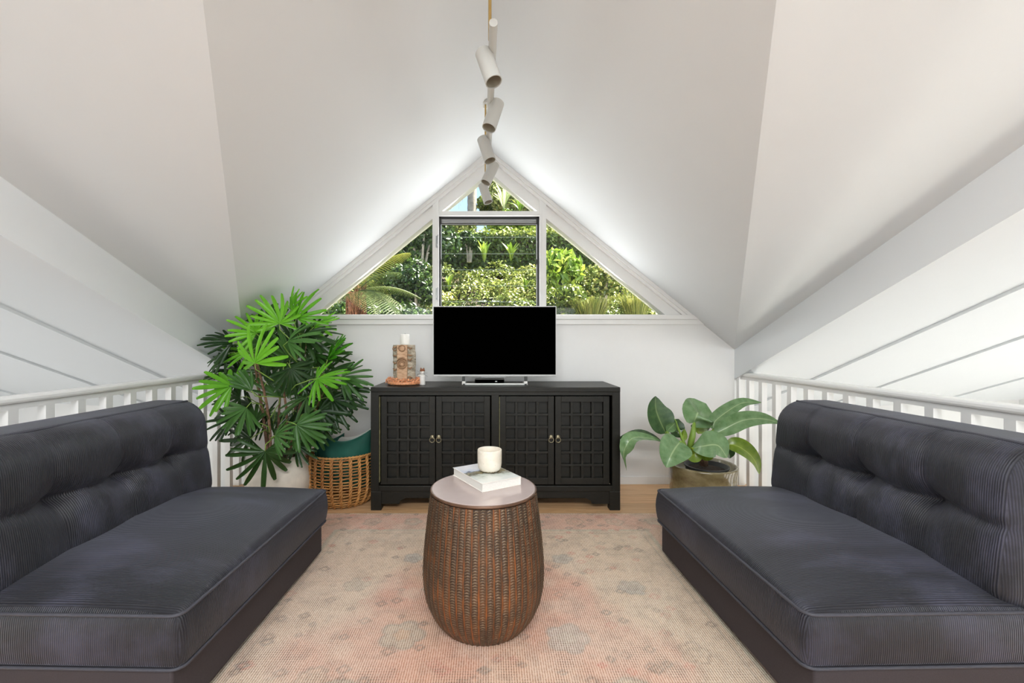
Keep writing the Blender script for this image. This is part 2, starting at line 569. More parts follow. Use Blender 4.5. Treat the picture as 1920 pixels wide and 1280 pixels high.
# ------------------------------------------------------------------ mesh helpers
class MB:
    def __init__(self):
        self.v = []
        self.f = []
        self.mi = []

    def add(self, vs, fs, mi=0):
        o = len(self.v)
        self.v.extend([tuple(p) for p in vs])
        self.f.extend([tuple(i + o for i in f) for f in fs])
        self.mi.extend([mi] * len(fs))
        return self

    def box(self, x0, x1, y0, y1, z0, z1, mi=0):
        vs = [(x0, y0, z0), (x1, y0, z0), (x1, y1, z0), (x0, y1, z0), (x0, y0, z1), (x1, y0, z1), (x1, y1, z1), (x0, y1, z1)]
        fs = [(0, 3, 2, 1), (4, 5, 6, 7), (0, 1, 5, 4), (1, 2, 6, 5), (2, 3, 7, 6), (3, 0, 4, 7)]
        return self.add(vs, fs, mi)

    def prism(self, poly, off, mi=0):
        off = Vector(off)
        a = [Vector(p) for p in poly]
        n = len(a)
        vs = a + [p + off for p in a]
        nrm = Vector((0, 0, 0))
        for i in range(n):
            nrm += a[i].cross(a[(i + 1) % n])
        fs = [tuple(range(n)), tuple(range(2 * n - 1, n - 1, -1))]
        fs += [(i, i + n, (i + 1) % n + n, (i + 1) % n) for i in range(n)]
        if nrm.dot(off) > 0:
            fs = [tuple(reversed(f)) for f in fs]
        return self.add(vs, fs, mi)

    def lathe(self, prof, seg=32, c=(0, 0, 0), mi=0, a0=0.0, cap=True):
        n = len(prof)
        vs = []
        for i in range(seg):
            a = a0 + 2 * PI * i / seg
            for r, z in prof:
                vs.append((c[0] + r * math.cos(a), c[1] + r * math.sin(a), c[2] + z))
        fs = []
        for i in range(seg):
            j = (i + 1) % seg
            for k in range(n - 1):
                fs.append((i * n + k, j * n + k, j * n + k + 1, i * n + k + 1))
        if cap:
            if prof[0][0] > 1e-5:
                fs.append(tuple(i * n for i in reversed(range(seg))))
            if prof[-1][0] > 1e-5:
                fs.append(tuple(i * n + n - 1 for i in range(seg)))
        return self.add(vs, fs, mi)

    def tube(self, pts, rad, seg=8, mi=0, cap=True):
        pts = [Vector(p) for p in pts]
        if not hasattr(rad, '__len__'):
            rad = [rad] * len(pts)
        vs = []
        up = Vector((0, 0, 1))
        prev = None
        for i, p in enumerate(pts):
            t = (pts[min(i + 1, len(pts) - 1)] - pts[max(i - 1, 0)]).normalized()
            if prev is None:
                ref = up if abs(t.dot(up)) < 0.95 else Vector((1, 0, 0))
                a = t.cross(ref).normalized()
            else:
                a = (prev - t * prev.dot(t)).normalized()
            prev = a
            b = t.cross(a)
            for k in range(seg):
                ang = 2 * PI * k / seg
                vs.append(p + (a * math.cos(ang) + b * math.sin(ang)) * rad[i])
        fs = []
        for i in range(len(pts) - 1):
            for k in range(seg):
                k2 = (k + 1) % seg
                fs.append((i * seg + k, i * seg + k2, (i + 1) * seg + k2, (i + 1) * seg + k))
        if cap:
            fs.append(tuple(reversed(range(seg))))
            o = (len(pts) - 1) * seg
            fs.append(tuple(o + k for k in range(seg)))
        return self.add(vs, fs, mi)

    def ring(self, c, R, r, axis='z', seg=24, sub=8, mi=0):
        vs = []
        for i in range(seg):
            a = 2 * PI * i / seg
            for k in range(sub):
                b = 2 * PI * k / sub
                q = R + r * math.cos(b)
                u, w, h = q * math.cos(a), q * math.sin(a), r * math.sin(b)
                p = {'z': (u, w, h), 'y': (u, h, w), 'x': (h, u, w)}[axis]
                vs.append((c[0] + p[0], c[1] + p[1], c[2] + p[2]))
        fs = []
        for i in range(seg):
            j = (i + 1) % seg
            for k in range(sub):
                l = (k + 1) % sub
                fs.append((i * sub + k, j * sub + k, j * sub + l, i * sub + l))
        return self.add(vs, fs, mi)

    def build(self, name, mats, parent=None, smooth=False, bevel=0.0, kind=None, recalc=False):
        me = bpy.data.meshes.new(name)
        me.from_pydata(self.v, [], self.f)
        if not isinstance(mats, (list, tuple)):
            mats = [mats]
        for m in mats:
            me.materials.append(m)
        if len(mats) > 1:
            me.polygons.foreach_set('material_index', self.mi)
        if recalc:
            bm = bmesh.new()
            bm.from_mesh(me)
            bmesh.ops.recalc_face_normals(bm, faces=bm.faces)
            bm.to_mesh(me)
            bm.free()
        if smooth:
            me.polygons.foreach_set('use_smooth', [True] * len(me.polygons))
        me.update()
        o = bpy.data.objects.new(name, me)
        COL.objects.link(o)
        if parent is not None:
            o.parent = parent
        if bevel:
            b = o.modifiers.new('bevel', 'BEVEL')
            b.width = bevel
            b.segments = 2
            b.limit_method = 'ANGLE'
            b.angle_limit = 0.6
        if smooth == 'auto':
            md = o.modifiers.new('split', 'EDGE_SPLIT')
            md.split_angle = 0.7
        if kind:
            o['kind'] = kind
        return o


def thing(name, label, cat, loc=(0, 0, 0), rz=0.0, group=None):
    o = bpy.data.objects.new(name, None)
    o.empty_display_size = 0.1
    COL.objects.link(o)
    o.location = loc
    o.rotation_euler = (0, 0, rz)
    return tag(o, label, cat, group)


def tag(o, label, cat, group=None):
    o['label'] = label
    o['category'] = cat
    if group:
        o['group'] = group
    return o


def dup(o, parent=None):
    c = o.copy()
    COL.objects.link(c)
    if parent is not None:
        c.parent = parent
    for ch in list(o.children):
        dup(ch, c)
    return c


def link_copy(o, parent):
    c = o.copy()
    COL.objects.link(c)
    c.parent = parent
    return c


def structure(o):
    o['kind'] = 'structure'
    return o


def empty_structure(name, loc=(0, 0, 0)):
    o = bpy.data.objects.new(name, None)
    COL.objects.link(o)
    o.location = loc
    return structure(o)


def float_attr(o, name, vals):
    a = o.data.attributes.new(name, 'FLOAT', 'POINT')
    a.data.foreach_set('value', np.asarray(vals, dtype=np.float32))


def color_attr(o, name, rgb):
    rgb = np.asarray(rgb, dtype=np.float32)
    if rgb.shape[1] == 3:
        rgb = np.concatenate([rgb, np.ones((len(rgb), 1), np.float32)], 1)
    a = o.data.attributes.new(name, 'FLOAT_COLOR', 'POINT')
    a.data.foreach_set('color', rgb.ravel())


def at(px, py, y):
    """A point of the place at depth y, from the sketch measurements of the photograph."""
    return Vector(((px - 918) * y / F, y, CAM_H - (py - 640) * y / F))


def rounded(x0, x1, y0, y1, z0, z1, r, step):
    """A closed box with rounded edges; r and step are per-axis. Returns vertex array and faces."""
    lo = np.array([x0, y0, z0], float)
    hi = np.array([x1, y1, z1], float)
    c = (lo + hi) / 2
    h = (hi - lo) / 2
    r = np.array(r, float)
    ax = []
    for k in range(3):
        inner = h[k] - r[k]
        n = max(1, int(round(2 * inner / step[k])))
        mid = np.linspace(-inner, inner, n + 1)
        m = 5
        th = np.linspace(0, PI / 4, m)
        e = np.tan(th)
        up = inner + r[k] * e
        ax.append(np.concatenate([-up[::-1][:-1], mid, up[1:]]))
    vs, fs, idx = [], [], {}

    def vid(p):
        key = tuple(np.round(p, 6))
        if key in idx:
            return idx[key]
        inn = np.clip(p, -(h - r), h - r)
        d = (p - inn) / r
        ln = np.linalg.norm(d)
        q = inn + r * d / max(ln, 1e-9)
        idx[key] = len(vs)
        vs.append(c + q)
        return idx[key]
    for k in range(3):
        u, w = (k + 1) % 3, (k + 2) % 3
        for s in (-1, 1):
            U, W = ax[u], ax[w]
            g = [[None] * len(W) for _ in U]
            for i, a in enumerate(U):
                for j, b in enumerate(W):
                    p = np.zeros(3)
                    p[k] = s * h[k]
                    p[u] = a
                    p[w] = b
                    g[i][j] = vid(p)
            for i in range(len(U) - 1):
                for j in range(len(W) - 1):
                    q = (g[i][j], g[i + 1][j], g[i + 1][j + 1], g[i][j + 1])
                    fs.append(q if s > 0 else tuple(reversed(q)))
    return np.array(vs), fs


# ------------------------------------------------------------------ the room
W = 1.975        # half width of the gable wall
YW = 3.57        # inner face of the gable wall
ZR = 2.683       # gable ridge
AS = 0.81        # gable slope
MS = 0.41        # slope of the main roof, falling towards the gable wall
ZC = ZR - AS * W
YB = -4.5        # wall behind the camera


def main_z(y):
    return ZC + MS * (YW - y) if y >= -2 else ZC + MS * (YW + 2) - MS * (-2 - y)


yv = YW - (ZR - ZC) / MS


# floor with its boards
fl = structure(MB().box(-2.07, 2.07, YB, YW, -0.22, -0.016).build('floor', M['trim']))
row_w = 0.142
yy = YW
row = 0
while yy - row_w > -1.2:
    x = -2.07 - random.uniform(0, 1.1)
    while x < 2.07:
        ln = random.uniform(1.3, 1.9)
        a, b = max(x, -2.07), min(x + ln, 2.07)
        if b - a > 0.05:
            MB().box(a + 0.0008, b - 0.0008, yy - row_w + 0.0008, yy - 0.0008, -0.016, 0).build('floorboard', M['floor'], fl)
        x += ln
    yy -= row_w
    row += 1
structure(MB().box(-2.07, 2.07, YB, yy - 0.001, -0.016, 0).build('floor_back', M['lowfloor']))
structure(MB().box(-5.62, 5.62, YB - 0.1, 4.72, -2.72, -2.6).build('floor_lower', M['lowfloor']))

# gable wall below the window
wl_ = MB()
xs = (ZR - 1.34) / AS
wl_.prism([(-W, YW, -0.2), (W, YW, -0.2), (W, YW, ZC), (xs, YW, 1.34), (-xs, YW, 1.34), (-W, YW, ZC)], (0, 0.14, 0))
structure(wl_.build('wall_back', M['wall']))
structure(MB().box(-1.935, 1.935, YW - 0.014, YW, 0, 0.062).build('baseboard_back', M['trim'], bevel=0.003))

# gable ceiling (two triangles of the dormer) and the main roof around it
for s in (-1, 1):
    b = MB()
    b.prism([(0, YW + 0.14, ZR), (s * W, YW + 0.14, ZC), (s * W, YW, ZC), (0, yv, ZR)], (0, 0, 0.12))
    structure(b.build('ceiling', M['ceil'], recalc=True))
    b = MB()
    pts = [(W, YW), (W, 4.6), (5.5, 4.6), (5.5, -2.0), (0, -2.0), (0, yv)]
    b.prism([(s * x, y, main_z(y)) for x, y in pts], (0, 0, 0.12))
    structure(b.build('ceiling', M['ceil'], recalc=True))
b = MB()
b.prism([(-5.5, -2, main_z(-2)), (5.5, -2, main_z(-2)), (5.5, YB, main_z(YB)), (-5.5, YB, main_z(YB))], (0, 0, 0.12))
structure(b.build('ceiling', M['ceil'], recalc=True))


def slope_panel(x0, x1, off0, off1, thick, name, y0=-2.0, y1=4.6, mat='ceil'):
    """A strip running down the roof slope; off0 and off1 are its drops below the roof at its two edges."""
    b = MB()
    b.prism([(x0, y0, main_z(y0) - off0), (x1, y0, main_z(y0) - off1), (x1, y1, main_z(y1) - off1), (x0, y1, main_z(y1) - off0)], (0, 0, thick))
    return structure(b.build(name, M[mat], recalc=True))


tn = 1
for s in (-1, 1):
    slope_panel(s * W, s * 2.07, 0.236, 0.236, 0.236, 'trim_%d' % tn)
    tn += 1
    slope_panel(s * 2.07, s * 2.60, 0.234, 0.234, 0.05, 'ceiling')
    slope_panel(s * 2.60, s * 3.40, 0.254, 0.205, 0.05, 'ceiling')
    slope_panel(s * 3.40, s * 4.57, 0.222, 0.150, 0.05, 'ceiling')
    slope_panel(s * 4.57, s * 5.50, 0.166, 0.120, 0.05, 'ceiling')
# outer walls around the two voids, with window openings
for s, nm in ((-1, 'left'), (1, 'right')):
    x0, x1 = s * 5.5, s * 5.62
    b = MB()
    y0, y1, z0, z1 = -1.3, 2.9, -1.9, 0.4
    b.prism([(x0, YB, -2.6), (x0, y0, -2.6), (x0, y0, main_z(y0) + .1), (x0, -2, main_z(-2) + .1), (x0, YB, main_z(YB) + .1)], (x1 - x0, 0, 0))
    b.prism([(x0, y1, -2.6), (x0, 4.6, -2.6), (x0, 4.6, main_z(4.6) + .1), (x0, y1, main_z(y1) + .1)], (x1 - x0, 0, 0))
    b.prism([(x0, y0, -2.6), (x0, y1, -2.6), (x0, y1, z0), (x0, y0, z0)], (x1 - x0, 0, 0))
    b.prism([(x0, y0, z1), (x0, y1, z1), (x0, y1, main_z(y1) + .1), (x0, y0, main_z(y0) + .1)], (x1 - x0, 0, 0))
    structure(b.build('wall_' + nm, M['wall'], recalc=True))
    b = MB()
    b.box(min(s * W, x1), max(s * W, x1), 4.6, 4.72, -2.6, main_z(4.6) + 0.1)
    xa = s * (W + 0.0)
    b.prism([(xa, YW + .14, -2.6), (xa, 4.6, -2.6), (xa, 4.6, main_z(4.6)), (xa, YW + .14, main_z(YW + .14))], (s * 0.06, 0, 0))
    structure(b.build('wall_void_' + nm, M['wall'], recalc=True))
structure(MB().box(-W, W, YW + 0.02, YW + 0.12, -2.6, -0.2).build('wall_lower', M['wall']))
b = MB()
zt = main_z(YB) + 0.1
b.box(-5.62, -2.3, YB - .12, YB, -2.6, zt).box(2.3, 5.62, YB - .12, YB, -2.6, zt).box(-2.3, 2.3, YB - .12, YB, -2.6, 0.05).box(-2.3, 2.3, YB - .12, YB, 2.05, zt)
structure(b.build('wall_front', M['wall']))


# unseen eave added to block sun; pale strip added to bounce it indoors
for s in (-1, 1):
    b = MB()
    b.prism([(0, YW + .14, ZR), (s * 2.3, YW + .14, ZR - AS * 2.3), (s * 2.3, 4.15, ZR - AS * 2.3), (0, 4.15, ZR)], (0, 0, 0.12))
    structure(b.build('roof', M['trim'], recalc=True))
structure(MB().box(-4.5, 4.5, YW + .16, 4.95, -.5, -.36).build('ground_bounce', M['bounce_ground']))


# gable window: raked trims, mullions, transom, sill, glazing
def zline(x, o):
    return ZR - o - AS * abs(x)


ZS = 1.363
O1, O2 = 0.062, 0.165
for s in (-1, 1):
    def rake(o1, o2, y0, y1, nm, m='trim'):
        xa, xb = (ZR - o1 - ZS) / AS, (ZR - o2 - ZS) / AS
        b = MB()
        b.prism([(0, y0, ZR - o1), (s * xa, y0, ZS), (s * xb, y0, ZS), (0, y0, ZR - o2)], (0, y1 - y0, 0))
        return structure(b.build(nm, M[m], recalc=True))
    rake(0.0, O1 * 0.55, YW - 0.022, YW + 0.05, 'trim_%d' % tn)
    rake(O1 * 0.55, O1, YW - 0.008, YW + 0.05, 'trim_%d' % (tn + 1))
    rake(O1, O2, YW + 0.022, YW + 0.14, 'trim_%d' % (tn + 2))
    tn += 3
XM0, XM1 = -0.460, -0.411
XN0, XN1 = 0.404, 0.456
for xa, xb in ((XM0, XM1), (XN0, XN1)):
    b = MB()
    y0 = YW - 0.004
    b.prism([(xa, y0, ZS), (xb, y0, ZS), (xb, y0, zline(xb, O1)), (xa, y0, zline(xa, O1))], (0, 0.13, 0))
    # a raised bead down the middle of the mullion
    xm = (xa + xb) / 2
    b.prism([(xm - .006, y0 - .006, ZS), (xm + .006, y0 - .006, ZS), (xm + .006, y0 - .006, zline(xm, O1 + .02)), (xm - .006, y0 - .006, zline(xm, O1 + .02))], (0, 0.01, 0))
    structure(b.build('trim_%d' % tn, M['trim'], recalc=True))
    tn += 1
structure(MB().box(XM1, XN0, YW, YW + 0.12, 2.165, 2.20).box(XM1, XN0, YW - 0.01, YW + .02, 2.160, 2.172).build('trim_%d' % tn, M['trim'], bevel=0.003))
tn += 1
structure(MB().box(-1.70, 1.70, YW - 0.03, YW + 0.12, 1.325, ZS).box(-1.73, 1.73, YW - 0.018, YW + 0.01, 1.284, 1.325).build('trim_%d' % tn, M['trim'], bevel=0.004))
tn += 1
# outer cover above the glass (roof edge seen from the garden)
GY = YW + 0.095
for n_, sgn, xa in ((1, -1, XM0), (3, 1, XN1)):
    w_ = empty_structure('window_%d' % n_, (0, GY, 0))
    xb = (ZR - O2 - ZS) / AS
    b = MB()
    b.prism([(xa, 0, ZS), (sgn * xb, 0, ZS), (xa, 0, zline(xa, O2))], (0, 0.006, 0))
    b.build('pane', M['glass'], w_, recalc=True)
    b = MB()   # slim glazing bead round the pane
    k = 0.012
    b.box(min(xa, xa + sgn * k), max(xa, xa + sgn * k), -.012, -.001, ZS, zline(xa, O2) - 0.01)
    b.box(min(xa, sgn * xb), max(xa, sgn * xb), -.012, -.001, ZS, ZS + 0.008)
    b.build('glazing_bead', M['trim'], w_)
w4 = empty_structure('window_4', (0, GY, 0))
b = MB()
xt = (ZR - O2 - 2.20) / AS
b.prism([(-xt, 0, 2.20), (xt, 0, 2.20), (0, 0, ZR - O2)], (0, 0.006, 0))
b.build('pane', M['glass'], w4, recalc=True)
w2 = empty_structure('window_2', (0, YW, 0))
MB().box(XM1, XM1 + 0.016, .03, .11, ZS, 2.163).box(XN0 - .020, XN0, .03, .11, ZS, 2.163).box(XM1, XN0, .03, .11, 2.150, 2.163).box(XM1, XN0, .03, .11, ZS, ZS + .015).build('sash', M['sash'], w2)
MB().box(XM1 + .016, XN0 - .02, .045, .085, 2.112, 2.150).box(XM1 + .016, XN0 - .02, .035, .085, 2.126, 2.132).build('head_rail', M['alu'], w2, bevel=0.003)
MB().box(XM1 + .016, XN0 - .02, .045, .085, 2.104, 2.112).build('head_seal', M['sash'], w2)
edges_py = (438.5, 470, 500.5, 531, 561.5)
ez = [CAM_H - (p - 640) / 232.5 for p in edges_py]
tops = [2.106] + ez
bots = ez + [ZS + 0.012]
for zt_, zb_ in zip(tops, bots):
    b = MB()
    b.prism([(XM1 + .018, .058, zb_ - 0.012), (XN0 - .022, .058, zb_ - 0.012), (XN0 - .022, .072, zt_), (XM1 + .018, .072, zt_)], (0, 0.004, 0))
    bl = b.build('louvre_blade', M['glass'], w2, recalc=True)
    MB().box(XM1 + .018, XN0 - .022, .056, .062, zb_ - 0.0145, zb_ - 0.0118).build('blade_edge', M['bladeedge'], bl)
for zc in (1.95, 1.53):
    hb = MB()
    hb.box(XM1 - .020, XM1 - .008, -.022, -.004, zc - 0.045, zc + 0.045)
    hb.tube([(XM1 - .014, -.02, zc - .035), (XM1 - .008, -.034, zc - .02), (XM1 - .002, -.036, zc + .05)], [.004, .005, .004], 8)
    hb.build('louvre_handle', M['alu'], w2)

# balustrades
SP = 0.157
for s, side in ((-1, 'left'), (1, 'right')):
    bt = thing('balustrade', 'white timber balustrade behind the %s' % ('blue-black sofa and the tall fan palm' if s < 0 else 'grey-black sofa and the squat glazed pot'),
               'balustrade', (s * 2.02, 0, 0.0 if s > 0 else 0.0))
    b = MB()
    hz_ = 0.0 if s > 0 else 0.014
    b.box(-.034, .034, -1.0, YW - 0.002, .872 + hz_, .905 + hz_)
    b.build('handrail', M['trim'], bt, bevel=0.011)
    MB().box(-.02, .02, -1.0, YW - 0.002, .848 + hz_, .873 + hz_).build('under_rail', M['trim'], bt)
    y = 3.430
    while y > -0.9:
        MB().box(-.019, .019, y - .0205, y + .0205, 0.0, .849 + hz_).build('baluster', M['trim'], bt)
        y -= SP
    MB().box(-.03, .02, YW - .038, YW - .001, 0.0, .99 if s > 0 else .93).build('wall_post', M['trim'], bt)


# ------------------------------------------------------------------ rug
def rug():
    x0, x1, y0, y1 = -1.20, 1.22, 0.12, 2.945
    st = 0.0085
    nx, ny = int((x1 - x0) / st), int((y1 - y0) / st)
    X = np.linspace(x0, x1, nx + 1)
    Y = np.linspace(y0, y1, ny + 1)
    gx, gy = np.meshgrid(X, Y, indexing='ij')
    x, y = gx.ravel(), gy.ravel()
    n = len(x)

    def lin(r, g, b):
        return np.array(srgb(r, g, b)[:3])

    def fnoise(sc, seed):
        r = np.random.default_rng(seed)
        g = r.random((64, 64))
        u, v = (x * sc) % 63, (y * sc) % 63
        i, j = np.floor(u).astype(int), np.floor(v).astype(int)
        a, b_ = u - i, v - j
        a, b_ = a * a * (3 - 2 * a), b_ * b_ * (3 - 2 * b_)
        i2, j2 = (i + 1) % 64, (j + 1) % 64
        return (g[i, j] * (1 - a) + g[i2, j] * a) * (1 - b_) + (g[i, j2] * (1 - a) + g[i2, j2] * a) * b_
    peach = lin(234, 196, 170)
    sand = lin(234, 212, 190)
    rose = lin(232, 174, 156)
    sage = lin(196, 198, 180)
    grey = lin(120, 116, 110)
    blue = lin(182, 196, 200)
    orange = lin(236, 186, 142)
    dark = lin(108, 86, 74)
    red = lin(222, 136, 118)
    col = np.tile(sand, (n, 1))

    def blend(mask, c, k=1.0):
        nonlocal col
        m = np.clip(mask, 0, 1)[:, None] * k
        col = col * (1 - m) + c * m
    cx, cy = -0.02, 1.35
    dx, dy = x - cx, y - cy
    r = np.hypot(dx, dy * 0.9)
    sm = lambda a, b, t: np.clip((t - a) / (b - a), 0, 1) ** 2 * (3 - 2 * np.clip((t - a) / (b - a), 0, 1))
    # warm middle field
    ang = np.arctan2(dy, dx)
    field = 1 - sm(0.62, 0.74, np.hypot(dx * 0.95, dy * 0.72) + 0.05 * np.cos(8 * ang) + 0.05 * (fnoise(9, 1) - .5))
    blend(field, rose, 0.6)
    blend(1 - sm(0.25, 0.5, np.abs(dx) + 0.1 * fnoise(6, 2)), orange, 0.35)
    blend(sm(0.5, 0.75, fnoise(4, 3)) * field, red, 0.3)
    # borders
    ed = np.minimum(np.minimum(x - x0, x1 - x), np.minimum(y - y0, y1 - y))
    bd = sm(0.02, 0.03, ed) * (1 - sm(0.26, 0.27, ed))
    blend(bd, rose, 0.7)
    blend((np.abs(ed - 0.275) < 0.012) * 1.0, sage, 0.6)
    blend((np.abs(ed - 0.315) < 0.006) * 1.0, grey, 0.35)
    blend(1 - sm(0.012, 0.018, ed), orange, 0.5)

    def flower(fx, fy, R, petals, cfill, cedge, ccore, k=0.55, rot=0.0):
        ddx, ddy = x - fx, y - fy
        q = np.hypot(ddx, ddy)
        a = np.arctan2(ddy, ddx) + rot
        e = R * (0.70 + 0.30 * np.abs(np.cos(petals * a / 2)) ** 0.7) + 0.012 * (fnoise(24, 5) - 0.5)
        blend(1 - sm(-0.004, 0.012, q - e), cfill, k)
        blend(np.exp(-((q - e) / 0.0075) ** 2), cedge, k * 0.8)
        blend(1 - sm(0, 0.012, q - R * 0.42 * (0.8 + 0.2 * np.cos(petals * a + PI))), ccore, k * 0.7)
        blend(np.exp(-((q - R * 0.42) / 0.006) ** 2), cedge, k * 0.5)
    for fx, fy, R, p, a, e, c in ((0.47, 1.32, 0.175, 4, sage, grey, rose), (-0.50, 1.32, 0.17, 4, sage, grey, rose),
                                  (0.44, 0.98, 0.085, 6, sage, grey, grey), (-0.36, 0.95, 0.085, 6, blue, grey, grey),
                                  (0.30, 1.70, 0.085, 5, blue, grey, sage), (-0.34, 1.72, 0.085, 5, sage, grey, orange),
                                  (0.06, 1.22, 0.20, 8, sage, grey, rose), (-0.05, 0.75, 0.15, 6, sage, grey, orange),
                                  (0.66, 2.05, 0.06, 6, blue, grey, grey), (-0.62, 2.08, 0.06, 6, sage, dark, grey),
                                  (0.0, 2.25, 0.12, 6, sage, grey, rose), (0.38, 2.32, 0.05, 5, blue, grey, grey),
                                  (-0.4, 2.33, 0.05, 5, blue, grey, grey), (0.75, 1.62, 0.055, 5, sand, dark, sand),
                                  (-0.60, 1.50, 0.05, 9, sand, dark, sand), (0.72, 1.26, 0.045, 9, sand, dark, sand),
                                  (0.84, 0.8, 0.12, 6, sage, grey, rose), (-0.85, 0.85, 0.12, 6, sage, grey, rose),
                                  (0.2, 0.5, 0.12, 6, sage, grey, rose), (-0.45, 0.5, 0.1, 6, blue, grey, rose)):
        flower(fx, fy, R, p, a, e, c)
    # border rosettes
    k = 0
    for bx in np.arange(-1.25, 1.3, 0.255):
        flower(bx, y1 - 0.145, 0.055, 5, [sage, peach, sand][k % 3], dark, rose, 0.55)
        k += 1
    for by in np.arange(0.3, 2.7, 0.255):
        for bx in (x0 + .145, x1 - .145):
            flower(bx, by, 0.055, 5, sage, dark, rose, 0.55)
    # scattered small dark knots in little lozenges
    rr = np.random.default_rng(4)
    for _ in range(420):
        fx, fy = rr.uniform(x0, x1), rr.uniform(y0, y1)
        R = rr.uniform(0.012, 0.026)
        sel = (np.abs(x - fx) < 0.05) & (np.abs(y - fy) < 0.05)
        q = np.abs(x[sel] - fx) + np.abs(y[sel] - fy) * 1.2
        m = np.exp(-((q - R) / 0.007) ** 2)[:, None] * rr.uniform(0.5, 0.95)
        c = [dark, grey, dark, red][rr.integers(0, 4)]
        col[sel] = col[sel] * (1 - m) + c * m
    # wear towards the sides
    blend(sm(0.45, 0.7, fnoise(3, 8) * 0.6 + fnoise(11, 9) * 0.4), lin(238, 222, 204), 0.4)
    blend(sm(0.6, 0.8, fnoise(30, 10)), dark, 0.16)
    z = 0.009 + 0.0012 * (fnoise(20, 12) - 0.5)
    z = np.where(ed < 1e-4, 0.001, z)
    v = np.stack([x, y, z], 1)
    i, j = np.meshgrid(np.arange(nx), np.arange(ny), indexing='ij')
    a = (i * (ny + 1) + j).ravel()
    f = np.stack([a, a + ny + 1, a + ny + 2, a + 1], 1)
    me = bpy.data.meshes.new('rug')
    me.vertices.add(n)
    me.vertices.foreach_set('co', v.ravel().astype(np.float32))
    me.loops.add(len(f) * 4)
    me.loops.foreach_set('vertex_index', f.ravel().astype(np.int32))
    me.polygons.add(len(f))
    me.polygons.foreach_set('loop_start', np.arange(len(f), dtype=np.int32) * 4)
    me.polygons.foreach_set('use_smooth', np.ones(len(f), bool))
    me.materials.append(M['rug'])
    me.update(calc_edges=True)
    o = bpy.data.objects.new('rug', me)
    COL.objects.link(o)
    color_attr(o, 'pattern', col)
    tag(o, 'faded peach and sage patterned rug lying under both sofas', 'rug')


rug()


